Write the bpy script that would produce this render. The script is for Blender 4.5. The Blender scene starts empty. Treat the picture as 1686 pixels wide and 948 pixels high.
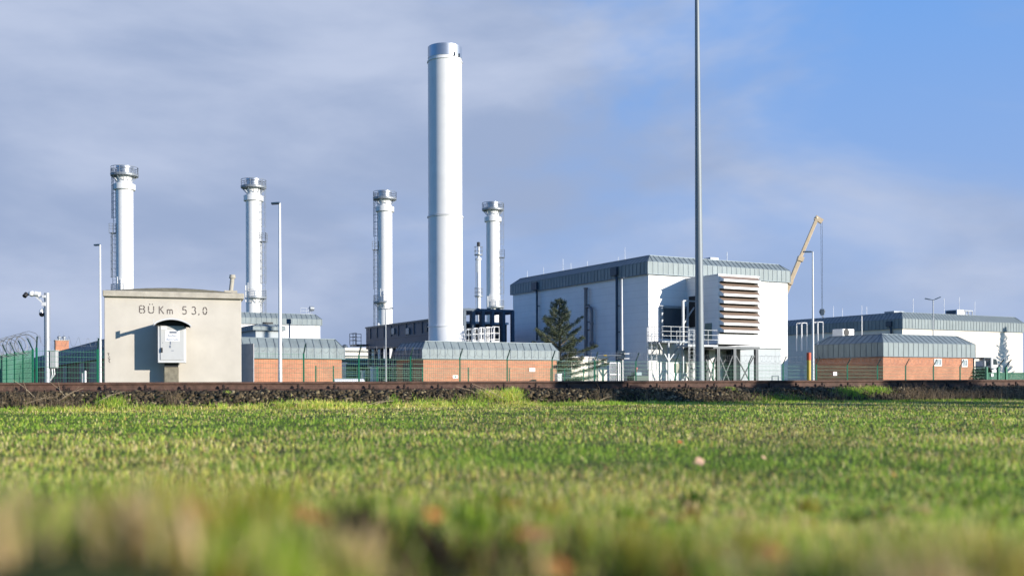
import bpy, bmesh, math, random
import numpy as np
from mathutils import Vector, Matrix
C = bpy.context.scene
COL = C.collection
R = math.radians
random.seed(7)
# ------------------------------------------------------------------ camera
EYE = 0.42
F = 1680.0            # focal length in pixels of a 1686 px wide frame
CX, HY, ROLL = 843.0, 628.2, 0.0032
cam_d = bpy.data.cameras.new('camera')
cam = bpy.data.objects.new('camera', cam_d)
COL.objects.link(cam)
C.camera = cam
cam_d.sensor_width = 36.0
cam_d.lens = 36.0 * F / 1686.0
cam_d.shift_y = (HY - 474.0) / 1686.0
cam_d.clip_start = 0.05
cam_d.clip_end = 20000
cam.matrix_world = Matrix.Translation((0, 0, EYE)) @ Matrix.Rotation(R(90), 4, 'X') @ Matrix.Rotation(-ROLL, 4, 'Z')
cam_d.dof.use_dof = True
cam_d.dof.focus_distance = 34.0
cam_d.dof.aperture_fstop = 1.5
cam_d.dof.aperture_blades = 9
# ------------------------------------------------------------------ light
SUN_EL = 12.2
S = Vector((0.877, -0.480, math.tan(R(SUN_EL)))).normalized()   # towards the sun
w = bpy.data.worlds.new('World')
C.world = w
w.use_nodes = True
nt = w.node_tree
nt.nodes.clear()
def N(nt, t, **kw):
    n = nt.nodes.new(t)
    for k, v in kw.items():
        setattr(n, k, v)
    return n
out = N(nt, 'ShaderNodeOutputWorld')
bg = N(nt, 'ShaderNodeBackground')
sky = N(nt, 'ShaderNodeTexSky', sky_type='NISHITA', sun_disc=False)
sky.sun_elevation = R(SUN_EL)
sky.sun_rotation = math.atan2(S.x, S.y)
sky.air_density = 1.0
sky.dust_density = 0.4
sky.ozone_density = 1.6
tc = N(nt, 'ShaderNodeTexCoord')
mp = N(nt, 'ShaderNodeMapping')
mp.inputs['Scale'].default_value = (1.0, 1.0, 2.3)
mp.inputs['Rotation'].default_value = (0, R(14), 0)
nz = N(nt, 'ShaderNodeTexNoise')
nz.inputs['Scale'].default_value = 2.6
nz.inputs['Detail'].default_value = 5.0
nz.inputs['Roughness'].default_value = 0.55
nz.inputs['Distortion'].default_value = 0.25
nt.links.new(tc.outputs['Generated'], mp.inputs['Vector'])
nt.links.new(mp.outputs[0], nz.inputs['Vector'])
# thicker cloud to the left (west), clear sky to the upper right
sep = N(nt, 'ShaderNodeSeparateXYZ')
nt.links.new(tc.outputs['Generated'], sep.inputs[0])
def M(op, a=None, b=None):
    n = N(nt, 'ShaderNodeMath', operation=op)
    for i, v in enumerate((a, b)):
        if v is None: continue
        if hasattr(v, 'links'): nt.links.new(v, n.inputs[i])
        else: n.inputs[i].default_value = v
    return n.outputs[0]
cov = M('ADD', M('ADD', nz.outputs['Fac'], M('MULTIPLY', sep.outputs['X'], -0.40)), M('MULTIPLY', sep.outputs['Z'], -0.15))
def ramp(fac, p0, c0, p1, c1, interp='EASE'):
    r_ = N(nt, 'ShaderNodeValToRGB'); r_.color_ramp.interpolation = interp
    e = r_.color_ramp.elements
    e[0].position = p0; e[0].color = c0 + (1,); e[1].position = p1; e[1].color = c1 + (1,)
    nt.links.new(fac, r_.inputs[0]); return r_.outputs[0]
def mixc(fac, c1, c2, bt='MIX'):
    n = N(nt, 'ShaderNodeMix', data_type='RGBA', blend_type=bt)
    for k_, v_ in ((0, fac), (6, c1), (7, c2)):
        if hasattr(v_, 'links'): nt.links.new(v_, n.inputs[k_])
        else: n.inputs[k_].default_value = v_
    return n.outputs[2]
cloud_cover = ramp(cov, 0.22, (0, 0, 0), 0.52, (1, 1, 1))
nz2 = N(nt, 'ShaderNodeTexNoise')
nz2.inputs['Scale'].default_value = 3.8
nz2.inputs['Detail'].default_value = 7.0
nz2.inputs['Roughness'].default_value = 0.50
nz2.inputs['Distortion'].default_value = 0.15
mp2 = N(nt, 'ShaderNodeMapping')
mp2.inputs['Scale'].default_value = (1.0, 1.0, 2.6)
mp2.inputs['Location'].default_value = (3.1, 1.7, 0.4)
mp2.inputs['Rotation'].default_value = (0, R(20), 0)
nt.links.new(tc.outputs['Generated'], mp2.inputs['Vector'])
nt.links.new(mp2.outputs[0], nz2.inputs['Vector'])
cloud_col = ramp(nz2.outputs['Fac'], 0.36, (2.65, 3.35, 4.95), 0.68, (4.0, 4.6, 6.05))
# thin high haze over the north-eastern sky: bluer overhead, paler near the horizon
haze_col = ramp(sep.outputs['Z'], 0.02, (2.9, 3.8, 5.7), 0.34, (1.40, 3.05, 6.5), 'LINEAR')
front = mixc(cloud_cover, haze_col, cloud_col)
side = ramp(sep.outputs['Y'], 0.12, (0, 0, 0), 0.62, (1, 1, 1))
clear = mixc(1.0, sky.outputs[0], (0.40, 0.80, 1.50, 1), 'MULTIPLY')
final = mixc(side, clear, front)
nt.links.new(final, bg.inputs[0])
bg.inputs[1].default_value = 0.10
nt.links.new(bg.outputs[0], out.inputs[0])
sd = bpy.data.lights.new('sun', 'SUN')
sd.energy = 5.0
sd.angle = R(0.5)
sd.color = (1.0, 0.915, 0.80)
so = bpy.data.objects.new('sun', sd)
COL.objects.link(so)
so.rotation_euler = (-S).to_track_quat('-Z', 'Y').to_euler()
so.location = (30, -20, 40)
C.view_settings.view_transform = 'Standard'
C.view_settings.look = 'None'
C.view_settings.gamma = 1.0
C.view_settings.exposure = 0.36
C.view_settings.use_curve_mapping = False
# ------------------------------------------------------------------ pixels to metres
def rot(px, py):
    dx, dy = px - CX, HY - py
    return dx + dy * ROLL, dy - dx * ROLL
def P(px, py, Z):
    x, y = rot(px, py)
    return Vector((x / F * Z, Z, EYE + y / F * Z))
def hgt(px, py, Z):
    return P(px, py, Z).z
TH = R(29.4)
U = Vector((math.cos(TH), math.sin(TH), 0))
V = Vector((-math.sin(TH), math.cos(TH), 0))
GZ = -0.88            # ground level of the plant
# ------------------------------------------------------------------ materials
MATS = {}
def mat(name, col, rough=0.6, metal=0.0, var=0.12, scale=3.0, bump=0.0, bscale=40, spec=0.5, streak=0.0):
    m = bpy.data.materials.new(name)
    m.use_nodes = True
    t = m.node_tree
    b = t.nodes['Principled BSDF']
    tcn = N(t, 'ShaderNodeTexCoord')
    n1 = N(t, 'ShaderNodeTexNoise')
    n1.inputs['Scale'].default_value = scale
    n1.inputs['Detail'].default_value = 6
    n1.inputs['Roughness'].default_value = 0.6
    src = tcn.outputs['Object']
    if streak:
        mpn = N(t, 'ShaderNodeMapping')
        mpn.inputs['Scale'].default_value = (1, 1, streak)
        t.links.new(src, mpn.inputs[0]); src = mpn.outputs[0]
    t.links.new(src, n1.inputs['Vector'])
    ramp = N(t, 'ShaderNodeValToRGB')
    ramp.color_ramp.elements[0].position = 0.3
    ramp.color_ramp.elements[1].position = 0.72
    ramp.color_ramp.elements[0].color = tuple(c * (1 - var) for c in col) + (1,)
    ramp.color_ramp.elements[1].color = tuple(min(1, c * (1 + var)) for c in col) + (1,)
    t.links.new(n1.outputs['Fac'], ramp.inputs[0])
    t.links.new(ramp.outputs[0], b.inputs['Base Color'])
    b.inputs['Roughness'].default_value = rough
    b.inputs['Metallic'].default_value = metal
    b.inputs['Specular IOR Level'].default_value = spec
    if bump:
        n2 = N(t, 'ShaderNodeTexNoise')
        n2.inputs['Scale'].default_value = bscale
        n2.inputs['Detail'].default_value = 4
        bp = N(t, 'ShaderNodeBump')
        bp.inputs['Strength'].default_value = bump
        bp.inputs['Distance'].default_value = 0.02
        t.links.new(tcn.outputs['Object'], n2.inputs['Vector'])
        t.links.new(n2.outputs['Fac'], bp.inputs['Height'])
        t.links.new(bp.outputs[0], b.inputs['Normal'])
    m['ramp'] = ramp.name
    MATS[name] = m
    return m
def panel_mat(name, col, pitch, dark=0.82, rough=0.55, vpitch=0):
    """sheet cladding with thin joints at a fixed pitch"""
    m = mat(name, col, rough, 0, 0.05, 0.6)
    t = m.node_tree; b = t.nodes['Principled BSDF']
    tcn = N(t, 'ShaderNodeTexCoord'); sp = N(t, 'ShaderNodeSeparateXYZ')
    t.links.new(tcn.outputs['Object'], sp.inputs[0])
    def mm(op, a, b_=None):
        n = N(t, 'ShaderNodeMath', operation=op)
        for i, v in enumerate((a, b_)):
            if v is None: continue
            if hasattr(v, 'links'): t.links.new(v, n.inputs[i])
            else: n.inputs[i].default_value = v
        return n.outputs[0]
    fr = mm('FRACT', mm('DIVIDE', sp.outputs['Z'], pitch))
    line = mm('LESS_THAN', fr, 0.07)
    if vpitch:
        xy = mm('ADD', sp.outputs['X'], sp.outputs['Y'])
        line = mm('MAXIMUM', line, mm('LESS_THAN', mm('FRACT', mm('DIVIDE', xy, vpitch)), 0.02))
    mx = N(t, 'ShaderNodeMix', data_type='RGBA', blend_type='MULTIPLY')
    t.links.new(line, mx.inputs[0])
    t.links.new(t.nodes[m['ramp']].outputs[0], mx.inputs[6])
    mx.inputs[7].default_value = (dark, dark, dark, 1)
    t.links.new(mx.outputs[2], b.inputs['Base Color'])
    bp = N(t, 'ShaderNodeBump'); bp.inputs['Distance'].default_value = 0.02; bp.inputs['Strength'].default_value = 0.4
    bp.invert = True
    t.links.new(line, bp.inputs['Height']); t.links.new(bp.outputs[0], b.inputs['Normal'])
    return m
def brick_mat(name, c1, c2, mortar):
    m = bpy.data.materials.new(name); m.use_nodes = True
    t = m.node_tree; b = t.nodes['Principled BSDF']
    tcn = N(t, 'ShaderNodeTexCoord'); sp = N(t, 'ShaderNodeSeparateXYZ'); cb = N(t, 'ShaderNodeCombineXYZ')
    t.links.new(tcn.outputs['Object'], sp.inputs[0])
    a = N(t, 'ShaderNodeMath', operation='ADD')
    t.links.new(sp.outputs['X'], a.inputs[0]); t.links.new(sp.outputs['Y'], a.inputs[1])
    t.links.new(a.outputs[0], cb.inputs[0]); t.links.new(sp.outputs['Z'], cb.inputs[1])
    br = N(t, 'ShaderNodeTexBrick')
    br.inputs['Scale'].default_value = 1.0
    br.inputs['Brick Width'].default_value = 0.25
    br.inputs['Row Height'].default_value = 0.083
    br.inputs['Mortar Size'].default_value = 0.008
    br.inputs['Color1'].default_value = c1 + (1,)
    br.inputs['Color2'].default_value = c2 + (1,)
    br.inputs['Mortar'].default_value = mortar + (1,)
    t.links.new(cb.outputs[0], br.inputs['Vector'])
    n1 = N(t, 'ShaderNodeTexNoise'); n1.inputs['Scale'].default_value = 0.9; n1.inputs['Detail'].default_value = 7
    t.links.new(tcn.outputs['Object'], n1.inputs['Vector'])
    rp = N(t, 'ShaderNodeValToRGB')
    rp.color_ramp.elements[0].position = 0.3; rp.color_ramp.elements[0].color = (.80, .80, .82, 1)
    rp.color_ramp.elements[1].position = 0.7; rp.color_ramp.elements[1].color = (1.08, 1.05, 1.0, 1)
    t.links.new(n1.outputs['Fac'], rp.inputs[0])
    mx = N(t, 'ShaderNodeMix', data_type='RGBA', blend_type='MULTIPLY'); mx.inputs[0].default_value = 1
    t.links.new(br.outputs['Color'], mx.inputs[6]); t.links.new(rp.outputs[0], mx.inputs[7])
    t.links.new(mx.outputs[2], b.inputs['Base Color'])
    b.inputs['Roughness'].default_value = 0.85
    bp = N(t, 'ShaderNodeBump'); bp.inputs['Strength'].default_value = 0.4; bp.inputs['Distance'].default_value = 0.01; bp.invert = True
    t.links.new(br.outputs['Fac'], bp.inputs['Height']); t.links.new(bp.outputs[0], b.inputs['Normal'])
    MATS[name] = m
    return m
W = panel_mat('white_cladding', (.80, .80, .80), 0.60, 0.90)
WC = panel_mat('cream_cladding', (.80, .74, .64), 0.60, 0.92)
AP = panel_mat('annex_cladding', (.40, .45, .48), 0.62, 0.7, vpitch=2.1)
ZN = mat('zinc_sheet', (.225, .27, .28), 0.55, 0.1, 0.16, 2.2, streak=0.3, spec=.3)
ZL = mat('zinc_seam', (.14, .18, .21), 0.5, 0.3, 0.1)
BR = brick_mat('orange_brick', (.60, .265, .15), (.50, .20, .11), (.46, .29, .20))
WP = mat('white_paint', (.80, .80, .79), 0.4, 0, 0.04, 1.4)
GALV = mat('galvanised_steel', (.30, .33, .36), 0.5, 0.3, 0.14, 3, streak=0.2)
STL = mat('stainless_cap', (.50, .52, .55), 0.42, 0.85, 0.06, 2, streak=0.1)
DKS = mat('dark_blue_steel', (.045, .07, .10), 0.5, 0.3, 0.2, 2)
DKP = panel_mat('dark_parapet', (.03, .07, .12), 1.2, 0.7)
GRN = mat('green_coated_steel', (.012, .16, .085), 0.45, 0.0, 0.1, 3)
DKG = mat('dark_green_tip', (.01, .045, .04), 0.5)
BLK = mat('black_rubber_and_shade', (.02, .02, .022), 0.6, 0, 0.2)  # also used as painted shade under the box hood and between louvres
RENDER = mat('cream_render', (.545, .51, .445), 0.85, 0, 0.10, 1.3, 0.15, 60)
CONC = mat('weathered_concrete', (.44, .41, .34), 0.9, 0, 0.2, 5, 0.3, 50)
MOSS = mat('mossy_roof_felt', (.27, .235, .14), 0.95, 0, 0.4, 7, 0.4, 40)
GREY = mat('grey_plastic', (.50, .51, .51), 0.45, 0, 0.04, 5)
LGREY = mat('light_grey_enamel', (.60, .61, .62), 0.4, 0, 0.05, 4)
PAPER = mat('white_paper', (.80, .80, .82), 0.8, 0, 0.03)
INK = mat('faded_ink', (.16, .19, .25), 0.8, 0, 0.3, 60)
STEN = mat('worn_stencil_paint', (.14, .12, .11), 0.9, 0, 0.6, 16)
RUST = mat('rusty_rail_steel', (.098, .052, .036), 0.75, 0.1, 0.45, 9, 0.3, 60)
RUSTD = mat('dark_rusty_iron', (.022, .013, .011), 0.8, 0.1, 0.4, 12, 0.3)
MASTM = mat('dull_mast_steel', (.22, .25, .27), 0.55, 0.25, 0.15, 2, streak=0.1)
WIRE = mat('dull_wire', (.20, .21, .22), 0.6, 0.2)
SLP = mat('weathered_sleeper_wood', (.07, .05, .038), 0.9, 0, 0.4, 10, 0.5)
YEL = mat('crane_yellow', (.64, .50, .33), 0.45, 0, 0.1, 2)
YPOST = mat('yellow_marker_paint', (.62, .42, .06), 0.5, 0, 0.1)
ORG = mat('orange_cap_paint', (.62, .10, .03), 0.5, 0, 0.1)
RED = mat('red_paint', (.45, .02, .03), 0.5)
BARK = mat('grey_brown_bark', (.11, .08, .055), 0.9, 0, 0.3, 12, 0.5)
GLASS = mat('dark_window_glass', (.04, .055, .07), 0.12, 0, 0.1)
DOORM = mat('dark_grey_shutter', (.05, .07, .09), 0.45, 0.2, 0.1)
ROOF = mat('grey_roof_membrane', (.25, .26, .26), 0.85, 0, 0.15)
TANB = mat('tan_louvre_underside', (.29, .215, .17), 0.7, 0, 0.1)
PIPE = mat('blue_grey_pipework', (.13, .19, .22), 0.4, 0.2, 0.2)
BEIGE = panel_mat('pale_beige_facade', (.70, .66, .58), 1.6, 0.6)
# ------------------------------------------------------------------ mesh builder
class MB:
    def __init__(s): s.v = []; s.f = []; s.m = []; s.mi = 0
    def add(s, vs, fs):
        o = len(s.v); s.v += [tuple(p) for p in vs]; s.f += [tuple(i + o for i in f) for f in fs]; s.m += [s.mi] * len(fs); return s
    def box(s, x0, x1, y0, y1, z0, z1):
        return s.add([(x0,y0,z0),(x1,y0,z0),(x1,y1,z0),(x0,y1,z0),(x0,y0,z1),(x1,y0,z1),(x1,y1,z1),(x0,y1,z1)],
              [(0,3,2,1),(4,5,6,7),(0,1,5,4),(1,2,6,5),(2,3,7,6),(3,0,4,7)])
    def bar(s, p, q, a, b=None):
        b = b or a
        p, q = Vector(p), Vector(q); d = (q - p).normalized()
        up = Vector((0,0,1)) if abs(d.z) < .95 else Vector((0,1,0))
        x = d.cross(up).normalized() * a / 2; y = d.cross(x).normalized() * b / 2
        return s.add([p-x-y,p+x-y,p+x+y,p-x+y,q-x-y,q+x-y,q+x+y,q-x+y],
              [(0,3,2,1),(4,5,6,7),(0,1,5,4),(1,2,6,5),(2,3,7,6),(3,0,4,7)])
    def tube(s, path, r, n=8, caps=True):
        pts = [Vector(p) for p in path]; rs = r if isinstance(r, (list, tuple)) else [r] * len(pts)
        vs = []; fs = []; prev = None
        for i, p in enumerate(pts):
            d = (pts[min(i+1, len(pts)-1)] - pts[max(i-1, 0)]).normalized()
            if prev is None:
                x = d.orthogonal().normalized()
            else:
                x = (prev - d * prev.dot(d)).normalized()
            prev = x; y = d.cross(x)
            for k in range(n):
                a = 2*math.pi*k/n
                vs.append(p + (x*math.cos(a) + y*math.sin(a)) * rs[i])
        for i in range(len(pts)-1):
            for k in range(n):
                k2 = (k+1) % n
                fs.append((i*n+k, i*n+k2, (i+1)*n+k2, (i+1)*n+k))
        if caps:
            fs.append(tuple(range(n-1, -1, -1))); fs.append(tuple((len(pts)-1)*n + k for k in range(n)))
        return s.add(vs, fs)
    def lathe(s, prof, n=32, c=(0,0,0), cap=True, sh=None):
        vs = []; fs = []
        for j, (r, z) in enumerate(prof):
            ox = sh[j] if sh else 0
            for k in range(n):
                a = 2*math.pi*k/n
                vs.append((c[0]+ox+r*math.cos(a), c[1]+r*math.sin(a), c[2]+z))
        for j in range(len(prof)-1):
            for k in range(n):
                k2 = (k+1) % n
                fs.append((j*n+k, j*n+k2, (j+1)*n+k2, (j+1)*n+k))
        if cap:
            fs.append(tuple(range(n-1, -1, -1))); fs.append(tuple((len(prof)-1)*n+k for k in range(n)))
        return s.add(vs, fs)
    def ring(s, r, z, t, n=24, a0=0, a1=2*math.pi, c=(0,0)):
        full = abs(a1-a0-2*math.pi) < 1e-6
        pts = [(c[0]+r*math.cos(a0+(a1-a0)*k/n), c[1]+r*math.sin(a0+(a1-a0)*k/n), z) for k in range(n+1)]
        return s.tube(pts, t, 4, caps=not full)
    def prism(s, poly, y0, y1):   # poly in x,z
        n = len(poly)
        vs = [(x, y0, z) for x, z in poly] + [(x, y1, z) for x, z in poly]
        fs = [tuple(range(n)), tuple(range(2*n-1, n-1, -1))] + [(i, i+n, (i+1) % n + n, (i+1) % n) for i in range(n)]
        return s.add(vs, fs)
    def mesh(s, name, mats, smooth=None):
        me = bpy.data.meshes.new(name)
        me.from_pydata(s.v, [], s.f)
        for mm in (mats if isinstance(mats, (list, tuple)) else [mats]): me.materials.append(mm)
        if any(s.m): me.polygons.foreach_set('material_index', s.m)
        bm = bmesh.new(); bm.from_mesh(me); bmesh.ops.recalc_face_normals(bm, faces=bm.faces); bm.to_mesh(me); bm.free()
        if smooth:
            me.shade_smooth(); me.set_sharp_from_angle(angle=R(smooth))
        return me
    def build(s, name, mats, parent=None, smooth=None, bevel=0):
        o = bpy.data.objects.new(name, s.mesh(name, mats, smooth)); COL.objects.link(o)
        if parent: o.parent = parent
        if bevel:
            b = o.modifiers.new('bevel', 'BEVEL'); b.width = bevel; b.segments = 2; b.limit_method = 'ANGLE'
        return o
def thing(name, label, cat, loc=(0,0,0), rz=0, group=None):
    o = bpy.data.objects.new(name, None); COL.objects.link(o); o.empty_display_size = .3
    o.location = loc; o.rotation_euler = (0,0,rz); o['label'] = label; o['category'] = cat
    if group: o['group'] = group
    return o
def tag(o, label, cat, group=None):
    o['label'] = label; o['category'] = cat
    if group: o['group'] = group
    return o
def struct(o): o['kind'] = 'structure'; return o
CH = {}
def dup(root, loc, rz=None, label=None):
    r = root.copy(); COL.objects.link(r); r.location = loc
    if rz is not None: r.rotation_euler = (0,0,rz)
    if label: r['label'] = label
    for ch in list(root.children):
        c = ch.copy(); COL.objects.link(c); c.parent = r
        for g in list(ch.children):
            d = g.copy(); COL.objects.link(d); d.parent = c
    return r
# ------------------------------------------------------------------ terrain
TR = Vector((math.cos(R(18)), math.sin(R(18)), 0)); TN = Vector((-math.sin(R(18)), math.cos(R(18)), 0))
T0 = Vector(((370 - CX) / F * 17.6, 17.6, 0))
def dtrack(x, y): return (x - T0.x) * TN.x + (y - T0.y) * TN.y
def sm(a, b, x):
    t = np.clip((x - a) / (b - a), 0, 1); return t * t * (3 - 2 * t)
def ground_z(x, y):
    x = np.asarray(x, float); y = np.asarray(y, float)
    d = dtrack(x, y)
    z = 0.006 * np.sin(x * 1.7 + y * .6) + 0.003 * np.sin(x * .9 - y * 2.3 + 1) + .004 * np.sin(x * 5.1 + 2) * np.sin(y * 4.3)
    z = z * (1 - sm(-1.6, -1.2, d))
    amp = .295 - .065 * np.tanh(x * 1.6)
    z = z + .030*np.exp(-(y/2.6)**2)*(np.sin(x*17+y*5)*np.sin(y*13-x*4+1) + .5*np.sin(x*31+2)*np.sin(y*23))
    z = z - .06*np.exp(-((x+.05)/.14)**2-((y-1.2)/.25)**2) + amp * np.exp(-(np.maximum(y, 0.0) / 1.75) ** 2) + .03 * np.exp(-((x + .7) / .5) ** 2 - ((y - 2.3) / .5) ** 2)
    z = z + .235 * sm(-1.45, -.55, d)
    z = z - (.235 + .30) * sm(2.2, 5.0, d) - .58 * sm(9.5, 22, d)
    return z
def axis(lo, hi, fine_lo, fine_hi, step, grow=1.25):
    a = list(np.arange(fine_lo, fine_hi, step)); s = step; x = a[-1]
    while x < hi: s *= grow; x += s; a.append(min(x, hi))
    s = step; x = a[0]
    while x > lo: s *= grow; x -= s; a.insert(0, max(x, lo))
    return np.array(a)
xs = np.unique(np.r_[axis(-4000, 4000, -14, 16, .16), np.arange(-1.6, 1.6, .05)]); ys = np.unique(np.r_[axis(-300, 6000, -1, 26, .14), np.arange(.3, 3.0, .04)])
GX, GY = np.meshgrid(xs, ys)
GZZ = ground_z(GX, GY)
nx, ny = len(xs), len(ys)
verts = np.stack([GX.ravel(), GY.ravel(), GZZ.ravel()], 1)
i = np.arange((nx-1)*(ny-1)); r_, c_ = i // (nx-1), i % (nx-1)
quads = np.stack([r_*nx+c_, r_*nx+c_+1, (r_+1)*nx+c_+1, (r_+1)*nx+c_], 1)
def fast_mesh(name, verts, faces_flat, starts, totals, material, colors=None, smooth=False):
    me = bpy.data.meshes.new(name)
    me.vertices.add(len(verts)); me.vertices.foreach_set('co', verts.astype(np.float32).ravel())
    me.loops.add(len(faces_flat)); me.loops.foreach_set('vertex_index', faces_flat.astype(np.int32))
    me.polygons.add(len(starts)); me.polygons.foreach_set('loop_start', starts.astype(np.int32))
    me.polygons.foreach_set('loop_total', totals.astype(np.int32))
    if colors is not None:
        at = me.color_attributes.new('tint', 'FLOAT_COLOR', 'POINT')
        at.data.foreach_set('color', colors.astype(np.float32).ravel())
    me.update(calc_edges=True); me.validate()
    if smooth: me.shade_smooth()
    me.materials.append(material)
    o = bpy.data.objects.new(name, me); COL.objects.link(o)
    return o
SOIL = mat('turf_soil', (.11, .13, .036), 1.0, 0, 0.5, 5, 0.5, 30, spec=0.1)
g = fast_mesh('ground', verts, quads.ravel(), np.arange(len(quads))*4, np.full(len(quads), 4), SOIL, smooth=True)
struct(g)
# ------------------------------------------------------------------ railway
rng = np.random.default_rng(11)
trk = thing('railway_track', 'rusty railway track on dark ballast running across the picture behind the meadow', 'railway', (T0.x, T0.y, 0), R(18))
RT = 0.433            # rail top
RH = 0.149
def rail_profile():
    h = [(-.0625, 0), (.0625, 0), (.0625, .010), (.012, .026), (.008, .045), (.008, .092), (.014, .106), (.0335, .116), (.0335, .143), (.028, .149),
         (-.028, .149), (-.0335, .143), (-.0335, .116), (-.014, .106), (-.008, .092), (-.008, .045), (-.012, .026), (-.0625, .010)]
    return h
for yy in (0, 1.505):
    m = MB(); pr = rail_profile(); n = len(pr)
    X = [-22, -7.115, -7.109, 34]
    for a, b in ((X[0], X[1]), (X[2], X[3])):
        m.add([(a, yy + p[0], RT - RH + p[1]) for p in pr] + [(b, yy + p[0], RT - RH + p[1]) for p in pr],
              [tuple(range(n)), tuple(range(2*n-1, n-1, -1))] + [(k, k+n, (k+1) % n + n, (k+1) % n) for k in range(n)])
    m.build('rail', RUST, trk)
# fastening, joint
slm = None; fsm = None
for k in range(-20, 38):
    x = k * .63 + .01
    if slm is None:
        m = MB(); m.box(-.12, .12, -.55, 2.05, RT-RH-.19, RT-RH-.022); slm = m.mesh('sleeper', SLP)
        fsm = []
        for yy in (0, 1.505):
            m = MB()
            for sg in (-1, 1):
                m.box(-.085, .085, yy + sg*.10 - .045, yy + sg*.10 + .045, RT-RH-.022, RT-RH+.012)
                m.lathe([(.017, 0), (.017, .05), (.026, .05), (.026, .072), (.012, .078), (.012, .095)], 6, (-.035 , yy + sg*.112, RT-RH+.01))
                m.tube([(.02, yy+sg*.12, RT-RH+.01), (.028, yy+sg*.10, RT-RH+.05), (.045, yy+sg*.075, RT-RH+.055), (.052, yy+sg*.06, RT-RH+.015)], .011, 6)
            fsm.append(m.mesh('fastening', RUSTD))
    s_ = bpy.data.objects.new('sleeper', slm); COL.objects.link(s_); s_.parent = trk; s_.location = (x, 0, random.uniform(-.004, .004))
    for fm_ in fsm:
        f_ = bpy.data.objects.new('fastening', fm_); COL.objects.link(f_); f_.parent = s_
# ballast stones
def ballast():
    base = np.array([(-1,-.7,-.6),(1,-.8,-.5),(.8,.9,-.6),(-.8,.8,-.7),(-.6,-.5,.7),(.7,-.6,.6),(.6,.5,.8),(-.7,.6,.5)])
    fc = np.array([(0,3,2,1),(4,5,6,7),(0,1,5,4),(1,2,6,5),(2,3,7,6),(3,0,4,7)])
    n = 24000
    s = rng.uniform(-14, 24, n); d = rng.uniform(-1.55, -.04, n)
    # ragged lower edge
    d = np.where(d < -1.2 + .15*np.sin(s*1.3) + .1*np.sin(s*3.7+1), np.where(rng.random(n) < .65, d + .4, d), d)
    s2 = rng.uniform(-14, 24, 5000); d2 = rng.uniform(.05, 2.3, 5000)
    s = np.r_[s, s2]; d = np.r_[d, d2]; n = len(s)
    x = T0.x + s*TR.x + d*TN.x; y = T0.y + s*TR.y + d*TN.y
    z = ground_z(x, y) + rng.uniform(-.012, .022, n)
    z = np.minimum(z, RT - RH - .03)
    size = rng.uniform(.018, .046, n)
    sc = size[:, None] * rng.uniform(.65, 1.3, (n, 3))
    pts = base[None] * sc[:, None, :] * rng.uniform(.7, 1.25, (n, 8, 1))
    q = rng.normal(size=(n, 4)); q /= np.linalg.norm(q, axis=1)[:, None]
    a, b, c, dd = q.T
    Rm = np.stack([np.stack([1-2*(c*c+dd*dd), 2*(b*c-a*dd), 2*(b*dd+a*c)], 1),
                   np.stack([2*(b*c+a*dd), 1-2*(b*b+dd*dd), 2*(c*dd-a*b)], 1),
                   np.stack([2*(b*dd-a*c), 2*(c*dd+a*b), 1-2*(b*b+c*c)], 1)], 1)
    pts = np.einsum('nij,nkj->nki', Rm, pts) + np.stack([x, y, z], 1)[:, None, :]
    faces = (fc[None] + (np.arange(n)*8)[:, None, None]).reshape(-1, 4)
    t = rng.random(n)
    cols = np.where(t[:, None] < .12, np.array([[.26, .21, .12]]), np.where(t[:, None] < .5, np.array([[.115, .085, .046]]), np.array([[.048, .038, .022]]))) * rng.uniform(.55, 1.1, (n, 1))
    cols = np.c_[cols, np.ones(n)]
    cols = np.repeat(cols, 8, 0)
    o = fast_mesh('ballast', pts.reshape(-1, 3), faces.ravel(), np.arange(len(faces))*4, np.full(len(faces), 4), tint_mat('ballast_stone', .9, 0), cols)
    o['kind'] = 'stuff'; o['label'] = 'dark brown broken stone ballast along the rail'
def tint_mat(name, rough, trans, spec=.3):
    m = bpy.data.materials.new(name); m.use_nodes = True; t = m.node_tree; b = t.nodes['Principled BSDF']
    a = N(t, 'ShaderNodeAttribute'); a.attribute_name = 'tint'
    t.links.new(a.outputs['Color'], b.inputs['Base Color'])
    b.inputs['Roughness'].default_value = rough; b.inputs['Specular IOR Level'].default_value = spec
    if trans:
        tr = N(t, 'ShaderNodeBsdfTranslucent'); mx = N(t, 'ShaderNodeMixShader'); mx.inputs[0].default_value = trans
        t.links.new(a.outputs['Color'], tr.inputs[0]); t.links.new(b.outputs[0], mx.inputs[1]); t.links.new(tr.outputs[0], mx.inputs[2])
        t.links.new(mx.outputs[0], t.nodes['Material Output'].inputs[0])
    return m
ballast()
GRASSM = tint_mat('grass_blade', .5, .45, .4)
NEEDLE = tint_mat('needle_foliage', .6, .2)
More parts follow.
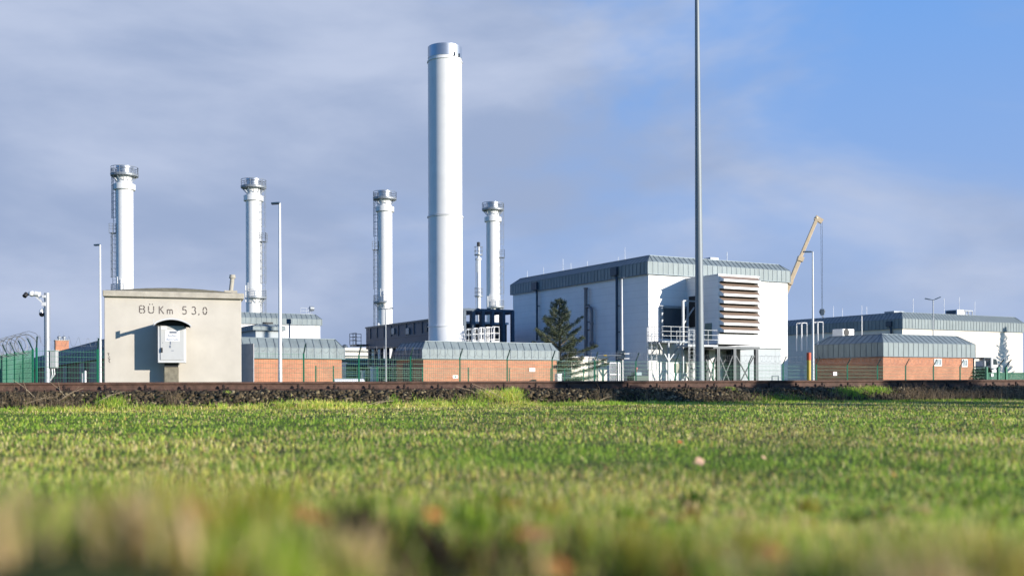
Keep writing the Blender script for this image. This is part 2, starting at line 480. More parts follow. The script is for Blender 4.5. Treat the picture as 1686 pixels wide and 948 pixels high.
def blades(name, x, y, h, wd, cols, lean=.5, zoff=0, curve=.5, z=None):
    n = len(x)
    z = ground_z(x, y) if z is None else z
    th = rng.uniform(0, 2*np.pi, n); ln = np.abs(rng.normal(0, lean, n)) 
    dx, dy = np.cos(th), np.sin(th)
    wx, wy = -dy, dx
    # width axis turned partly at random
    p0 = np.stack([x, y, z - .005], 1)
    sx = np.sin(np.minimum(ln, 1.3)); cz = np.cos(np.minimum(ln, 1.3))
    mid = p0 + np.stack([dx*sx*h*.45*.6, dy*sx*h*.45*.6, cz*h*.55], 1)
    tip = mid + np.stack([dx*(sx*.5+.25*curve)*h, dy*(sx*.5+.25*curve)*h, cz*h*.45 - .12*h*curve*sx], 1)
    wv = np.stack([wx, wy, np.zeros(n)], 1) * wd[:, None] / 2
    v = np.stack([p0 - wv, p0 + wv, mid + wv*.8, mid - wv*.8, tip], 1).reshape(-1, 3)
    b = np.arange(n) * 5
    fl = np.stack([b, b+1, b+2, b+3, b+3, b+2, b+4], 1).ravel()
    starts = np.stack([np.arange(n)*7, np.arange(n)*7+4], 1).ravel(); tot = np.tile([4, 3], n)
    c = np.repeat(np.c_[cols, np.ones(n)], 5, 0)
    o = fast_mesh(name, v, fl, starts, tot, GRASSM, c)
    o['kind'] = 'stuff'
    return o
def vnoise(x, y, s, seed=0):
    r = np.random.default_rng(seed); g_ = r.random((64, 64))
    u = (x/s) % 64; v = (y/s) % 64
    i0 = u.astype(int); j0 = v.astype(int); fu = u-i0; fv = v-j0; fu = fu*fu*(3-2*fu); fv = fv*fv*(3-2*fv)
    i1 = (i0+1) % 64; j1 = (j0+1) % 64
    return (g_[i0, j0]*(1-fu)+g_[i1, j0]*fu)*(1-fv)+(g_[i0, j1]*(1-fu)+g_[i1, j1]*fu)*fv
def grass_cols(x, y, dry=.0):
    n = len(x)
    pal = np.array([[.32, .50, .05], [.50, .68, .09], [.15, .30, .035], [.76, .74, .15], [.98, .80, .38], [.55, .31, .11]])
    f = vnoise(x, y, .55, 3)*.5 + vnoise(x, y, 1.9, 4)*.5 + dry + .22*np.clip((dtrack(x, y)+4)/2, 0, 1) + .22*vnoise(x, y, .17, 9) - .11
    t = rng.random(n)
    nr = np.clip((3.2 - y) / 2.0, 0, 1)
    f = f + nr * 1.3 * (vnoise(x, y, .085, 31)*.6 + vnoise(x, y, .19, 32)*.4 - .46)
    pd = np.clip((f - .33) * 1.35, .05, .88)
    idx = np.where(t < pd*.52, 3, np.where(t < pd*.86, 4, np.where(t < pd, 5, rng.choice(3, n, p=[.4, .3, .3]))))
    c = pal[idx] * rng.uniform(.72, 1.25, (n, 1))
    g_ = vnoise(x, y, .9, 12)[:, None]
    v_ = vnoise(x, y, .10, 41)[:, None]*.55 + vnoise(x, y, .22, 42)[:, None]*.45
    return c * (.8 + .4*g_) * (1 + nr[:, None] * (v_ - .5) * 1.5)
# meadow
n = 520000
yy = HY + 34 + (1500 - HY - 34) * rng.random(n) ** 1.75
Zr = .42 * F / (yy - HY)
k = rng.uniform(-.72, .72, n)
X_, Y_ = k*Zr, Zr
n2 = 90000   # extra around the sides for other viewpoints
X_ = np.r_[X_, rng.uniform(-12, 16, n2)]; Y_ = np.r_[Y_, rng.uniform(-1, 22, n2)]
d = dtrack(X_, Y_)
keep = d < -1.3 + .12*np.sin(X_*2.1) + .1*np.sin(X_*5.3)
X_, Y_ = X_[keep], Y_[keep]
keep = ~((Y_ < .42) & (np.abs(X_) < .7))
X_, Y_ = X_[keep], Y_[keep]
tus = vnoise(X_, Y_, .32, 21)
h = rng.uniform(.016, .046, len(X_)) * (.6 + .9*tus)
near = np.clip((3.4 - Y_) / 1.8, 0, 1)
bare = 1.6*np.exp(-((X_/Y_ + .035)/.10)**4 - ((Y_-1.15)/.5)**4) + np.exp(-((X_-.02)/.10)**2 - ((Y_-.98)/.16)**2) + np.exp(-((X_+.13)/.05)**2 - ((Y_-1.0)/.12)**2) + np.exp(-((X_-.12)/.07)**2 - ((Y_-1.05)/.16)**2)
h = h * (1 + near * (.75 + .55*(X_ < 0)*np.clip(-X_*2+.3, 0, 1)))
w_ = rng.uniform(.0026, .0060, len(X_)) * np.clip(np.hypot(X_, Y_)/6, .55, 2.0)
near_thin = np.clip((2.1 - Y_)/.5, 0, 1)*.93
hole = np.clip((vnoise(X_, Y_, .11, 51)*.6 + vnoise(X_, Y_, .05, 52)*.4 - .53)*7, 0, .96) * np.clip((2.6-Y_)/1.2, 0, 1)
keep = rng.random(len(X_)) > np.maximum(np.maximum(np.clip(bare*1.1, 0, .97), hole), near_thin)
X_, Y_, h, w_ = X_[keep], Y_[keep], h[keep], w_[keep]
gm = blades('meadow_grass', X_, Y_, h, w_, grass_cols(X_, Y_, .10), 1.1)
gm['label'] = 'short green and straw coloured meadow grass in front of the railway'
# ragged dry and green tufts in the foreground, near-black ones painted as shade
tx, ty, th_, tc_, tl_ = [], [], [], [], []
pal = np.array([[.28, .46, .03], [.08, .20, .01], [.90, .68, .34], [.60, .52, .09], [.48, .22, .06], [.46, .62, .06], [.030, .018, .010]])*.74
gy = .62
while gy < 3.4:
    st_ = .070 + .018*gy
    for gx in np.arange(-.68*gy - .05, .68*gy + .05, st_):
        cx = gx + rng.normal(0, st_*.32); cy = gy + rng.normal(0, st_*.32)
        if gy > 1.5 and rng.random() < .35 + .3*(cx > 0): continue
        q_ = cx/cy
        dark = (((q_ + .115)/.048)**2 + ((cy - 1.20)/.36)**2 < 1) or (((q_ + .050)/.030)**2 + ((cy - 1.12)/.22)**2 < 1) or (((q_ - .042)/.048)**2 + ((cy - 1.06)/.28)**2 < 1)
        if abs(q_ + .035) < .11 and cy < .95: continue
        if ((cx/cy + .19)/.03)**2 + ((cy - 1.1)/.4)**2 < 1 or ((cx/cy - .10)/.03)**2 + ((cy - 1.0)/.3)**2 < 1: continue
        if rng.random() < .22: continue
        big = vnoise(np.array([cx + 5]), np.array([cy]), .13, 77)[0]
        p_ = np.array([.17, .10, .27, .22, .15, .09]); p_ = p_*np.array([1, 1, .3 + 2.2*big, 1, .3 + 2.2*big, 1]); p_ /= p_.sum()
        kind = rng.choice(6, p=p_); m_ = rng.integers(55, 120)
        if dark: kind = 6; m_ = 90  # near-black blades put the shade of holes in the grass into colour
        hh = (.088 if cx < .05*cy else .068) * rng.uniform(.6, 1.25) * (.85 if kind in (2, 4) else 1)
        if kind == 4: hh *= .6
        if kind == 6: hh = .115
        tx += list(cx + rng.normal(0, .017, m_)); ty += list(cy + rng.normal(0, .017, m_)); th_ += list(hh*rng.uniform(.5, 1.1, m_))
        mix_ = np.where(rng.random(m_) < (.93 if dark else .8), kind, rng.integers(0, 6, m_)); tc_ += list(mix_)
    gy += st_
tx, ty, th_, tc_ = map(np.array, (tx, ty, th_, tc_))
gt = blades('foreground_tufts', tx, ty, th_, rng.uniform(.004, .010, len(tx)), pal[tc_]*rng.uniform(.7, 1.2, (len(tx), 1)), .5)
gt['label'] = 'longer blurred grass tufts close to the camera'
# tufts on the verge and on the ballast
def ray_ground(px, dd):
    """point on the ground under image column px, dd metres from the near rail"""
    k = (px - CX) / F
    # (kY - T0x)*TNx + (Y - T0y)*TNy = dd
    Y = (dd + T0.x*TN.x + T0.y*TN.y) / (k*TN.x + TN.y)
    return k*Y, Y
vx, vy, vh, vd = [], [], [], []
def tuft(px, dd, spread, n, h0, h1, dry=0.):
    x0, y0 = ray_ground(px, dd)
    a = rng.normal(0, spread, n); b = rng.normal(0, .11, n)
    vx.extend(x0 + a*TR.x + b*TN.x); vy.extend(y0 + a*TR.y + b*TN.y); vh.extend(rng.uniform(h0, h1, n)); vd.extend([dry]*n)
for px, dd, sp, n_, h1 in ((185, -1.15, .15, 600, .15), (130, -1.4, .15, 400, .11), (235, -1.45, .25, 500, .11), (500, -1.38, .22, 700, .13), (560, -1.38, .25, 800, .12),
                           (480, -1.35, .25, 700, .13), (600, -1.4, .2, 400, .1), (460, -1.42, .15, 400, .09), (530, -1.3, .12, 400, .12), (690, -1.2, .10, 200, .11), (720, -1.3, .16, 500, .12), (775, -1.25, .2, 600, .14), (805, -.95, .14, 600, .15), (835, -1.05, .18, 900, .17),
                           (845, -.8, .10, 350, .16), (650, -1.15, .06, 150, .12), (375, -.6, .03, 80, .08), (430, -1.45, .5, 900, .09), (700, -1.45, .6, 1400, .1), (900, -1.4, .5, 900, .12),
                           (960, -1.5, .5, 1000, .12), (1060, -1.5, .6, 1000, .12), (1170, -1.55, .6, 900, .12), (1300, -1.6, .7, 1000, .12), (1440, -1.6, .8, 1100, .12), (1600, -1.6, .8, 1100, .12),
                           (1400, -.95, .2, 600, .16), (1440, -.8, .2, 500, .15), (1200, -.5, .05, 160, .1), (1290, -1.2, .4, 700, .12), (60, -1.5, .6, 900, .1), (330, -1.5, .5, 900, .08)):
    tuft(px, dd, sp*.85, int(n_*(2.6 if dd > -1.4 else 1.1)), h1*.35, h1*(1.0 if dd > -1.4 else .7), -.36)
for px in range(-20, 1100, 26):
    tuft(px + rng.uniform(-12, 12), -1.44 + rng.uniform(-.06, .1), rng.uniform(.08, .2), 330, .04, rng.uniform(.07, .13), rng.uniform(-.4, .1))
for px in range(20, 1686, 21):
    tuft(px + rng.uniform(-8, 8), -1.5 + rng.uniform(-.15, .12), .18, 150, .02, .07, rng.uniform(-.3, .3))
vx, vy, vh, vd = map(np.array, (vx, vy, vh, vd))
ve = blades('verge_grass', vx, vy, vh, rng.uniform(.005, .009, len(vx)), grass_cols(vx, vy, vd) * 1.15, .75)
ve['label'] = 'bright green grass tufts growing up the ballast shoulder'
# tall dry winter grass
vx, vy, vh, vd = [], [], [], []
for px in range(1150, 1760, 7):
    a = 1.0 if px > 1490 else (.45 if px < 1400 else .6)
    if px < 1490 and rng.random() < .3: continue
    tuft(px + rng.uniform(-4, 4), -1.3 + rng.uniform(-.2, .25), .10, int(46*a), .12, .24 + .12*a)
for px, hh in ((985, .36), (995, .34), (1003, .30), (1010, .26), (1065, .26), (1090, .24), (770, .3), (790, .38), (805, .36), (820, .3), (745, .25), (275, .32), (290, .34), (285, .3), (1275, .22), (1290, .24), (1080, .2), (860, .2)):
    tuft(px, -1.15, .05, 22, hh*.6, hh)
for px in range(0, 130, 6):
    tuft(px, -1.2 + rng.uniform(-.2, .4), .12, 16, .10, .30)
vx, vy, vh, vd = map(np.array, (vx, vy, vh, vd))
n = len(vx)
dc = np.array([[.34, .25, .15]]) * rng.uniform(.5, 1.25, (n, 1)) * np.array([[1, 1, 1]])
dg = blades('dry_grass', vx, vy, vh, rng.uniform(.003, .006, n), dc, .5, curve=1.0)
dg['label'] = 'tall dead straw coloured grass beside the track'
# bleached stalks and twigs lying on the shoulder
m = MB()
for (px, dd, ang, L_) in ((835, -1.15, 2.6, .75), (815, -1.1, 2.5, .55), (800, -1.0, 2.7, .6), (40, -1.1, .3, .5), (60, -.9, 2.3, .5), (95, -1.0, .6, .45), (155, -1.1, .5, .5), (110, -.9, 2.2, .4), (600, -1.35, .2, .5), (612, -1.4, .3, .4), (980, -1.5, .5, .35)):
    x0, y0 = ray_ground(px, dd); z0 = float(ground_z(x0, y0))
    dirv = (TR * math.cos(ang) + Vector((0, 0, 1)) * abs(math.sin(ang)) * .8)
    p = Vector((x0, y0, z0 + .02)); 
    m.tube([p, p + dirv*L_*.5 + Vector((0, 0, .03)), p + dirv*L_], [.006, .004, .002], 5)
    m.tube([p + dirv*L_*.4, p + dirv*L_*.7 + Vector((.06, -.03, .08))], [.003, .0015], 4)
DRY = mat('bleached_twig', (.42, .33, .22), .9)
o = m.build('twigs', DRY); o['kind'] = 'stuff'; o['label'] = 'bleached dead twigs and stalks on the ballast'
# ------------------------------------------------------------------ fallen leaves in the grass
LEAF1 = mat('rust_brown_leaf', (.44, .15, .04), .6, 0, .35, 30)
LEAF2 = mat('pale_tan_leaf', (.60, .38, .24), .6, 0, .25, 30)
def leaf_mesh(seed, m_):
    r = random.Random(seed); mb = MB(); n = 9; L = []
    top = []; bot = []
    for i in range(n):
        t = i/(n-1); w0 = math.sin(math.pi*min(1, t*1.02))**.8 * .42 + .01
        j = 1 + (.25 if i % 2 else -.12)
        top.append((t-.5, w0*j, .16*w0 + .12*math.sin(t*3+seed))); bot.append((t-.5, -w0*j*.95, .2*w0 + .12*math.sin(t*3+seed)))
    mid = [(i/(n-1)-.5, 0, .12*math.sin(i/(n-1)*3+seed)) for i in range(n)]
    for i in range(n-1):
        mb.add([mid[i], mid[i+1], top[i+1], top[i]], [(0,1,2,3)]); mb.add([mid[i], mid[i+1], bot[i+1], bot[i]], [(3,2,1,0)])
    mb.tube([(-.5, 0, mid[0][2]), (-.8, .03, mid[0][2]+.05)], .015, 5)
    return mb.mesh('fallen_leaf', m_, 60)
leaf_list = [(335, 862, 1.10, .056, 1, 'rust brown curled leaf blurred in the left foreground grass'),
             (250, 868, 1.06, .046, 1, 'small dark brown leaf left of the rust brown curled leaf'),
             (515, 852, 1.12, .056, 1, 'orange brown leaf between the curled leaf and the dark hollow'),
             (716, 846, 1.22, .024, 1, 'light brown leaf standing up above the dark hollow in the grass'),
             (885, 876, 1.08, .050, 1, 'rust brown leaf at the right edge of the dark hollow'),
             (915, 938, .95, .028, 1, 'brown leaf at the bottom edge below the dark hollow'),
             (1268, 915, 1.02, .032, 1, 'brown leaf lying blurred in the right foreground grass'),
             (1152, 760, 4.6, .050, 2, 'pinkish white leaf lit by the sun in the middle of the meadow'),
             (1258, 753, 4.9, .028, 2, 'small tan leaf right of the pinkish white leaf in the meadow'),
             (1472, 781, 3.8, .026, 1, 'small brown leaf far right in the mid meadow'),
             (1120, 727, 6.6, .036, 1, 'small reddish leaf beyond the pinkish white leaf')]
for i, (px, py, Z, s_, kind, lab) in enumerate(leaf_list):
    p = P(px, py, Z)
    gz = float(ground_z(p.x, p.y))
    o = bpy.data.objects.new('fallen_leaf', leaf_mesh(i, LEAF1 if kind == 1 else LEAF2)); COL.objects.link(o)
    o.location = (p.x, p.y, max(p.z, gz + .02)); o.scale = (s_, s_, s_)
    o.rotation_euler = (R(24 if Z < 1.5 else 55) + random.uniform(-.3, .3), random.uniform(-.4, .4), random.uniform(.1, 1.0))
    tag(o, lab, 'leaf', 'fallen leaves in the grass')
# ------------------------------------------------------------------ trees
def leafcloud(P_, dirs, ln, wd, cols, name, material, parent):
    n = len(P_)
    s1 = np.cross(dirs, rng.normal(size=(n, 3))); s1 /= np.linalg.norm(s1, axis=1)[:, None] + 1e-9
    a = P_; b = P_ + dirs*ln[:, None]*.5 + s1*wd[:, None]*.5; c = P_ + dirs*ln[:, None]; d_ = P_ + dirs*ln[:, None]*.5 - s1*wd[:, None]*.5
    v = np.stack([a, b, c, d_], 1).reshape(-1, 3)
    o = fast_mesh(name, v, np.arange(n*4), np.arange(n)*4, np.full(n, 4), material, np.repeat(np.c_[cols, np.ones(n)], 4, 0))
    o.parent = parent
    return o
def conifer(loc, H, Rr, label, seed, dens=1.0, droop=-.05, name='conifer_tree', bare=0.0):
    global rng
    r = np.random.default_rng(seed)
    t = thing(name, label, 'tree', loc, 0)
    mb = MB(); mb.tube([(0, 0, -.2), (.04, .02, H*.45), (0, 0, H*.98)], [H*.022, H*.013, .015], 8)
    pts = []; dr = []; 
    nb = int(66*dens)
    for i in range(nb):
        f = (i/nb)**.85; z = H*(.06 + .9*f)
        L = Rr * (1-f)**.95 * r.uniform(.45, 1.1) + .15
        a = i*2.399 + r.uniform(-.5, .5)
        up = .18 + .5*f + r.uniform(-.1, .1) + droop
        p0 = np.array([0, 0, z]); d0 = np.array([math.cos(a), math.sin(a), 0])
        seg = [p0 + d0*L*s_ + np.array([0, 0, L*(up*s_ + (.05 - .16*s_*(1-f))*s_ + .10*s_*s_*s_)]) for s_ in np.linspace(0, 1, 7)]
        mb.tube([tuple(q) for q in seg], [max(.006, .02*L*(1-j/7)+.006) for j in range(7)], 4, caps=False)
        side = np.array([-d0[1], d0[0], 0])
        nt_ = int(L*52*dens) + 12
        for j in range(nt_):
            s_ = r.uniform(.15, 1.02); k_ = min(5, int(s_*6)); q = seg[k_] + (seg[k_+1]-seg[k_])*(s_*6-k_)
            sl = (.06 + .24*L*(1-s_)*r.random()) * r.choice([-1, 1])
            q2 = q + side*sl + d0*abs(sl)*.5 + np.array([0, 0, r.uniform(-.07, .05)])
            m_ = r.integers(5, 10)
            pts.append(q2 + r.normal(0, .055, (m_, 3))); v_ = r.normal(0, .55, (m_, 3)) + d0*.7 + np.sign(sl)*side*.5 + np.array([0, 0, .05]); dr.append(v_)
    pts = np.concatenate(pts); dr = np.concatenate(dr); dr /= np.linalg.norm(dr, axis=1)[:, None]
    n = len(pts)
    pal = np.array([[.06, .085, .045], [.13, .155, .09], [.26, .27, .17]])
    cols = pal[r.choice(3, n, p=[.45, .38, .17])] * r.uniform(.7, 1.3, (n, 1))
    mb.build('trunk', BARK, t)
    leafcloud(pts, dr, r.uniform(.09, .17, n), r.uniform(.024, .042, n), cols, 'crown', NEEDLE, t)
    return t
tp = P(921, 628, 78.5)
conifer((tp.x, tp.y, GZ), 7.9, 4.5, 'grey green conifer with ragged branches beside the brick building and blue shaded hall wall', 5, 1.0)
# conifer right of the picture that throws the tree shadow on the far hall
# ------------------------------------------------------------------ buildings of the plant
class Bld:
    """local frame: origin at the near corner on the ground, +x along the sunlit front, +y along the shaded left side"""
    def __init__(s, px, Z, name, label, cat='building', group=None, th=TH):
        p = P(px, 600, Z); s.O = Vector((p.x, p.y, 0)); s.th = th
        s.u = Vector((math.cos(th), math.sin(th), 0)); s.v = Vector((-math.sin(th), math.cos(th), 0))
        s.t = thing(name, label, cat, (p.x, p.y, 0), th, group)
    def fr(s, px, py, off=0.0):      # on the front plane (local y=off) -> x, z
        x, y = rot(px, py); k = x/F; O = s.O + s.v*off
        a = (k*O.y - O.x) / (s.u.x - k*s.u.y); Z = O.y + a*s.u.y
        return a, EYE + y/F*Z
    def lf(s, px, py, off=0.0):      # on the left plane (local x=off) -> y, z
        x, y = rot(px, py); k = x/F; O = s.O + s.u*off
        a = (k*O.y - O.x) / (s.v.x - k*s.v.y); Z = O.y + a*s.v.y
        return a, EYE + y/F*Z
    def loc(s, p):                   # world -> local
        d = p - s.O; return Vector((d.dot(s.u), d.dot(s.v), p.z))
def fascia(bld, L, D, z0, z1, z2, inset, out=.16, pitch=.6, seam=.035, x0=0, y0=0, nm='fascia', parent=None):
    """standing seam mansard band round a flat roof"""
    parent = parent or bld.t
    def ring(o, z): return [(x0-o, y0-o, z), (x0+L+o, y0-o, z), (x0+L+o, y0+D+o, z), (x0-o, y0+D+o, z)]
    m = MB()
    rs = [ring(-.05, z0), ring(out, z0), ring(out, z1), ring(-inset, z2), ring(-inset-.12, z2), ring(-inset-.12, z2-.25)]
    vs = [p for r in rs for p in r]
    fs = []
    for j in range(len(rs)-1):
        for k in range(4):
            fs.append((j*4+k, j*4+(k+1) % 4, (j+1)*4+(k+1) % 4, (j+1)*4+k))
    fs.append(tuple(range(20, 24)))
    m.add(vs, fs)
    o = m.build(nm, ZN, parent)
    s = MB()
    def seams(n, ax, side):
        for i in range(n+1):
            a = i/n
            def pt(ofs, z):
                if ax == 0:
                    lo, hi = x0-ofs, x0+L+ofs
                    y = y0-ofs if side == 0 else y0+D+ofs
                    # ribs stay vertical in plan except near the hips
                    xx = x0 - out + a*(L+2*out); xx = min(max(xx, lo), hi)
                    return Vector((xx, y, z))
                lo, hi = y0-ofs, y0+D+ofs
                x = x0-ofs if side == 0 else x0+L+ofs
                yy = y0 - out + a*(D+2*out); yy = min(max(yy, lo), hi)
                return Vector((x, yy, z))
            p, q, r_ = pt(out+.012, z0-.005), pt(out+.012, z1), pt(-inset, z2+.015)
            s.bar(p, q, seam, seam); s.bar(q, r_, seam, seam)
    nx_ = max(2, round(L/pitch)); ny_ = max(2, round(D/pitch))
    seams(nx_, 0, 0); seams(min(ny_, 90), 1, 0)
    seams(nx_, 0, 1); seams(min(ny_, 90), 1, 1)
    c = .06
    for zz, oo in ((z0, out), (z2, -inset)):
        rr = ring(oo+.02, zz)
        for k in range(4): s.bar(rr[k], rr[(k+1) % 4], c, c*.8)
    rr = ring(out+.01, z1)
    for k in range(4): s.bar(rr[k], rr[(k+1) % 4], .025, .03)
    s.build('seams', ZL, o)
    return o
def rods(bld, lst, z0):
    pass
def walls(bld, L, D, z1, material, nm='wall', z0=GZ-.3, x0=0, y0=0):
    return MB().box(x0, x0+L, y0, y0+D, z0, z1).build(nm, material, bld.t)
# ---- left brick building
A = Bld(189, 61.8, 'brick_building', 'long orange brick building with grey zinc fascia reaching left behind the cream hut')
LA = A.fr(563, 628)[0]; DA = A.lf(26, 628)[0]
ez, tz = hgt(440, 589.5, 66.6), hgt(440, 556, 66.6)
walls(A, LA, DA, ez+.05, BR)
mz = ez + (tz-ez)*.52
fascia(A, LA, DA, ez, mz, tz, .38, .14, .52)
m = MB(); dk = MB()
for px, py0, py1, w_ in ((63, 605, 628, .5), (108, 602, 614, .9), (136, 597, 628, 1.0), (155, 595, 628, 1.1)):
    y_, z_ = A.lf(px, py0); 
    m.box(-.06, .02, y_-w_*1.6, y_+w_*1.6, GZ, z_)
m.build('door', DOORM, A.t)
# red brick chimney turret on its roof
T = Bld(96, 107, 'brick_chimney', 'short square orange brick chimney with two metal cowls above the blue shaded roof')
a0 = T.fr(91.5, 575)[0]; a1 = T.fr(113.5, 575)[0]; z0 = hgt(100, 600, 107); z1 = hgt(100, 560.5, 107)
MB().box(a0, a1, 0, 1.3, z0-1.5, z1).build('shaft', BR, T.t)
m = MB(); m.box(a0-.06, a1+.06, -.06, 1.36, z1, z1+.07); m.build('cap', CONC, T.t)
for px in (98.5, 106.5):
    x_ = T.fr(px, 560)[0]
    m = MB(); m.lathe([(.11, 0), (.11, .16), (.20, .20), (.20, .36), (.05, .46), (.012, .48), (.012, .95)], 12, (x_, .6, z1+.07)); m.build('cowl', GALV, T.t, 40)
# ---- middle brick building
B = Bld(697, 70, 'brick_building', 'orange brick building with grey zinc fascia in front of the tallest white chimney', group=None)
LB = B.fr(916.5, 628)[0]; DB = B.lf(653, 600)[0]
ez, tz = hgt(697, 590, 70), hgt(697, 561, 70); mz = ez + (tz-ez)*.52
zroofB = tz
walls(B, LB, DB, ez+.05, BR)
fascia(B, LB, DB, ez, mz, tz, .28, .12, .58)
m = MB(); m.box(-.05, .02, 1.8, 3.4, GZ, ez-.25); m.build('door', DOORM, B.t)
# ---- right brick building
D_ = Bld(1454, 85, 'brick_building', 'orange brick building with tall zinc fascia and two white windows at the right')
LD = D_.fr(1602, 628)[0]; DD = D_.lf(1342, 628)[0]
ez, tz = hgt(1454, 586.5, 85), hgt(1454, 548.5, 85); mz = ez + (tz-ez)*.60
zroofD = tz
walls(D_, LD, DD, ez+.05, BR)
fascia(D_, LD, DD, ez, mz, tz, .95, .14, .6)
for px0, px1, py0, py1 in ((1537.5, 1550, 590, 602.5), (1583, 1592.5, 591, 604)):
    x0, z1 = D_.fr(px0, py0); x1, z0 = D_.fr(px1, py1)
    m = MB()
    t_ = .10
    m.box(x0, x1, -.05, .03, z0, z0+t_); m.box(x0, x1, -.05, .03, z1-t_, z1); m.box(x0, x0+t_, -.05, .03, z0+t_, z1-t_); m.box(x1-t_, x1, -.05, .03, z0+t_, z1-t_)
    m.box((x0+x1)/2-.03, (x0+x1)/2+.03, -.045, .03, z0+t_, z1-t_)
    f = m.build('window', WP, D_.t)
    MB().box(x0+t_, x1-t_, -.012, .02, z0+t_, z1-t_).build('pane', mat('frosted_pane', (.35, .42, .45), .3), f)
# ---- big white hall
G = Bld(1068, 82, 'compressor_hall', 'large white clad hall with blue grey zinc fascia and louvred air intake')
LG = G.fr(1297, 628)[0]; DG = G.lf(845, 628)[0]
ez, mz, tz = hgt(1068, 451, 82), hgt(1068, 431, 82), hgt(1068, 418.5, 82)
walls(G, LG, DG, ez+.05, W)
fascia(G, LG, DG, ez, mz, tz, .55, .18, .5, .04)
# downpipes on the shaded side
def leftpipe(bld, px, py0, py1, r, material, nm, off=-.25, kink=True, hopper=True):
    y_, zt = bld.lf(px, py0, off); zb = GZ if py1 is None else bld.lf(px, py1, off)[1]
    m = MB()
    if kink: m.tube([(-.1, y_+.35, zt+.30), (off, y_+.05, zt+.12), (off, y_, zt-.1), (off, y_, zb)], r, 10)
    else: m.tube([(off, y_, zt), (off, y_, zb)], r, 10)
    if hopper: m.box(-.42, -.17, y_-.15, y_+.75, zt+.30, zt+1.0)
    for zz in np.arange(zb+1, zt-.5, 2.2): m.box(off, .0, y_-.1, y_+.1, zz, zz+.06)
    return m.build(nm, material, bld.t, 40)
leftpipe(G, 884, 482, 560, .10, DKS, 'downpipe')
leftpipe(G, 1015.5, 459, None, .12, DKS, 'downpipe')
y_, zt = G.lf(964.5, 474, -.35); zb = G.lf(964.5, 576, -.35)[1]
m = MB(); m.tube([(-.35, y_, zt), (-.35, y_, zb-.5)], .16, 12); m.lathe([(.2, 0), (.2, .12)], 12, (-.35, y_, zt-.1))
yb, z2 = G.lf(974.5, 505, -.35); zc = G.lf(974.5, 562, -.35)[1]
m.tube([(-.35, y_, z2-.05), (-.35, (y_+yb)/2, z2+.06), (-.35, yb+.08, z2-.15), (-.35, yb, z2-.6), (-.35, yb, zc)], .13, 12)
m.lathe([(.17, 0), (.17, .1)], 12, (-.35, yb, (z2+zc)/2)); m.lathe([(.05, -.35), (.22, 0), (.22, .1), (.05, .35)], 12, (-.35, yb, zc-.2))
for zz in (zt-1.5, zt-3, zc+1): m.box(-.35, 0, y_-.08, y_+.08, zz, zz+.08)
m.build('exhaust_pipe', mat('brown_grey_pipe', (.20, .19, .20), .5, .4), G.t, 40)
# air intake on the front
d_in = 4.0
xi0, zi1 = G.fr(1183, 452.5, -d_in); xi1, zi0 = G.fr(1250, 563.5, -d_in)
zl0 = G.fr(1183, 548, -d_in)[1]; zbot = G.fr(1183, 566, -d_in)[1]
m = MB(); m.box(xi0, xi1, -d_in, .0, zbot, zi1); m.box(xi0-.06, xi1+.05, -d_in-.05, 0, zi1, zi1+.08)
ik = m.build('air_intake', W, G.t)
lm = MB(); lm2 = MB(); lm3 = MB(); nbld = 8; pitch_ = (zi1 - zl0)/nbld
xr = G.fr(1252.5, 500, -d_in-.5)[0]
for i in range(nbld):
    zt_ = zi1 - i*pitch_ - .06
    lip = .17; out_ = .50; zf = zt_ - .30
    # hood: sloping top, bright front lip, tapered ends
    pa = [(xi0+.05, -d_in, zt_), (xi1-.12, -d_in, zt_), (xr, -d_in-out_, zf), (xi0+.10, -d_in-out_, zf)]
    pb = [(p[0], p[1]+.02, p[2]-.035) for p in pa]
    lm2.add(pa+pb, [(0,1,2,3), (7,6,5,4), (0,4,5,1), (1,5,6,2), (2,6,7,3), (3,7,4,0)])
    lm3.box(xi0+.12, xi1-.14, -d_in-.03, -d_in-.001, zt_-pitch_+.0, zt_-.42)  # black strip paints the shade in the recess between two slats
    lm.box(xi0+.10, xr, -d_in-out_-.02, -d_in-out_+.015, zf-lip, zf+.01)
    # sloping underside back to the body
    qa = [(xi0+.12, -d_in-out_+.02, zf-lip), (xr-.05, -d_in-out_+.02, zf-lip), (xi1-.12, -d_in-.003, zf-lip+.03), (xi0+.3, -d_in-.003, zf-lip+.03)]
    qb = [(p[0], p[1], p[2]+.03) for p in qa]
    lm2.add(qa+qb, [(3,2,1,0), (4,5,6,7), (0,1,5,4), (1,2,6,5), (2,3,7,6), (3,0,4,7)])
    for xe in (xi0+.10, xr):
        xb = xi0+.05 if xe < xr else xi1-.12
        tri = [(xe, -d_in-out_, zf), (xe, -d_in-out_, zf-lip), (xb, -d_in, zf-lip+.03), (xb, -d_in, zt_)]
        lm.add(tri + [(p[0]+.02, p[1], p[2]) for p in tri], [(0,1,2,3), (7,6,5,4), (0,4,5,1), (1,5,6,2), (2,6,7,3), (3,7,4,0)])
lm.build('louvre', WP, ik); lm2.build('louvre_slope', TANB, ik); lm3.build('louvre_gap_shade', BLK, ik)
